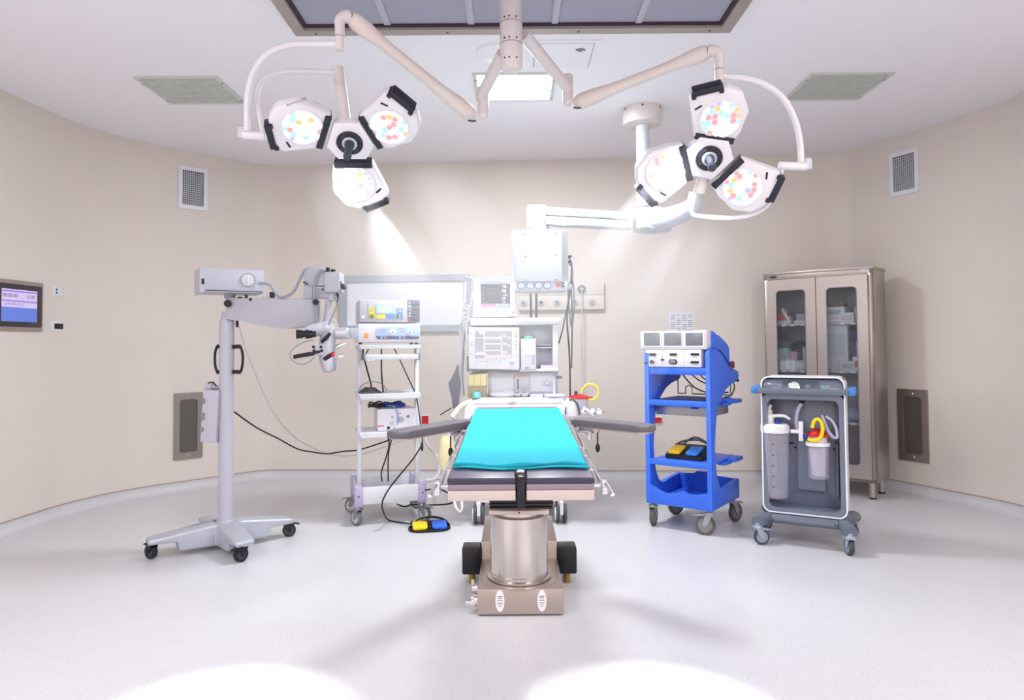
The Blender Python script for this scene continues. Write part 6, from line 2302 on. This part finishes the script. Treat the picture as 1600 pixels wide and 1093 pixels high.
HAZE = 1.25
MIST = mist()
BEAMS = []
ends = [((690, 610), 'misty light shaft from the left head of the lamp near the microscope'), ((905, 590), 'misty light shaft from the upper head with its grip towards the ceiling post'), ((800, 640), 'misty light shaft from the lowest head of the lamp near the microscope'),
        ((850, 610), 'misty light shaft from the top head of the lamp in front of the pendant'), ((700, 600), 'misty light shaft from the head of the lamp closest to the pendant tube'), ((930, 620), 'misty light shaft from the head nearest the curved bow joint')]
for (c, n, r), (pe, lab) in zip(LAMP_HEADS, ends):
    e = D(pe[0], pe[1], 3.75)
    d = (e - c)
    L = 1.3
    c = c + d.normalized() * .13
    X = basis(c - n * .01, d)
    m = MB(MIST).lathe([(0, 0), (r * 1.25, 0), (r * 1.2 + .36 * L * .42, L), (0, L)], None, None, 40)
    o = solo(m, 'light_haze', lab, 'light haze', 'light shafts under the surgical lamps', 'stuff')
    o.matrix_world = X
    BEAMS.append((c, e))

# every standing thing's empty sits at its base
bpy.context.view_layer.update()
for o in [o for o in SC.objects if o.type == 'EMPTY' and o.name.split('.')[0] in ('electrosurgery_generator', 'argon_generator', 'smoke_pump', 'perfusion_console', 'patient_monitor', 'surgical_drape')]:
    pts = [Vector(c) + ch.location for ch in o.children for c in ch.bound_box]
    lo = Vector([min(p[i] for p in pts) for i in range(3)])
    hi = Vector([max(p[i] for p in pts) for i in range(3)])
    d = Vector(((lo.x + hi.x) / 2, (lo.y + hi.y) / 2, lo.z))
    o.location = o.location + Matrix.Rotation(o.rotation_euler.z, 3, 'Z') @ d
    for ch in o.children:
        ch.location = ch.location - d
# ================================================================ LIGHT
def area(name, loc, size, energy, col=(1, 1, 1), rot=(0, 0, 0), sy=None, spread=None):
    l = bpy.data.lights.new(name, 'AREA')
    l.energy, l.color, l.size = energy, col, size
    if sy:
        l.shape, l.size_y = 'RECTANGLE', sy
    if spread:
        l.spread = math.radians(spread)
    o = bpy.data.objects.new(name, l)
    COL.objects.link(o)
    o.location = loc
    o.rotation_euler = rot
    return o


def spot(name, loc, target, energy, angle, blend=.2, col=(1, 1, 1), r=.06):
    l = bpy.data.lights.new(name, 'SPOT')
    l.energy, l.color, l.spot_size, l.spot_blend, l.shadow_soft_size = energy, col, math.radians(angle), blend, r
    o = bpy.data.objects.new(name, l)
    COL.objects.link(o)
    o.location = loc
    o.rotation_euler = (Vector(target) - Vector(loc)).to_track_quat('-Z', 'Y').to_euler()
    return o


# ceiling lamps of the near half of the room, behind the camera, and the lit panel in view
for i, (x, y) in enumerate(((-2.2, .9), (2.2, .9), (-2.2, -1.2), (2.2, -1.2), (0, -1.2))):
    area('ceiling_lamp', (x, y, CH - .02), .56, 46, (.985, .965, 1.0))
area('panel_lamp', (.03, 4.665, CH - .025), .46, 60, (.94, .975, 1.0))
# the surgical lamp heads: shafts towards the table, and wide spill onto the floor they face
for c, e in BEAMS:
    spot('surgical_lamp_beam', c, e, 31, 92, 1.0, (.96, .985, 1.0), .06)
for k, tx, e in ((0, -1.01, 190), (3, .45, 190)):
    spot('surgical_lamp_pool', LAMP_HEADS[k][0], (tx, 2.27, 0), e, 26, .40, (1.0, .975, 1.0), .05)

w = bpy.data.worlds.new('world')
SC.world = w
w.use_nodes = True
w.node_tree.nodes['Background'].inputs['Color'].default_value = (.8, .85, 1, 1)
w.node_tree.nodes['Background'].inputs['Strength'].default_value = .0
SC.view_settings.view_transform = 'Standard'
SC.view_settings.look = 'None'
SC.view_settings.gamma = 1
SC.view_settings.exposure = .05
SC.view_settings.use_curve_mapping = False
SC.cycles.use_denoising = True
SC.cycles.max_bounces = 7
SC.cycles.transparent_max_bounces = 24
SC.cycles.sample_clamp_indirect = 6
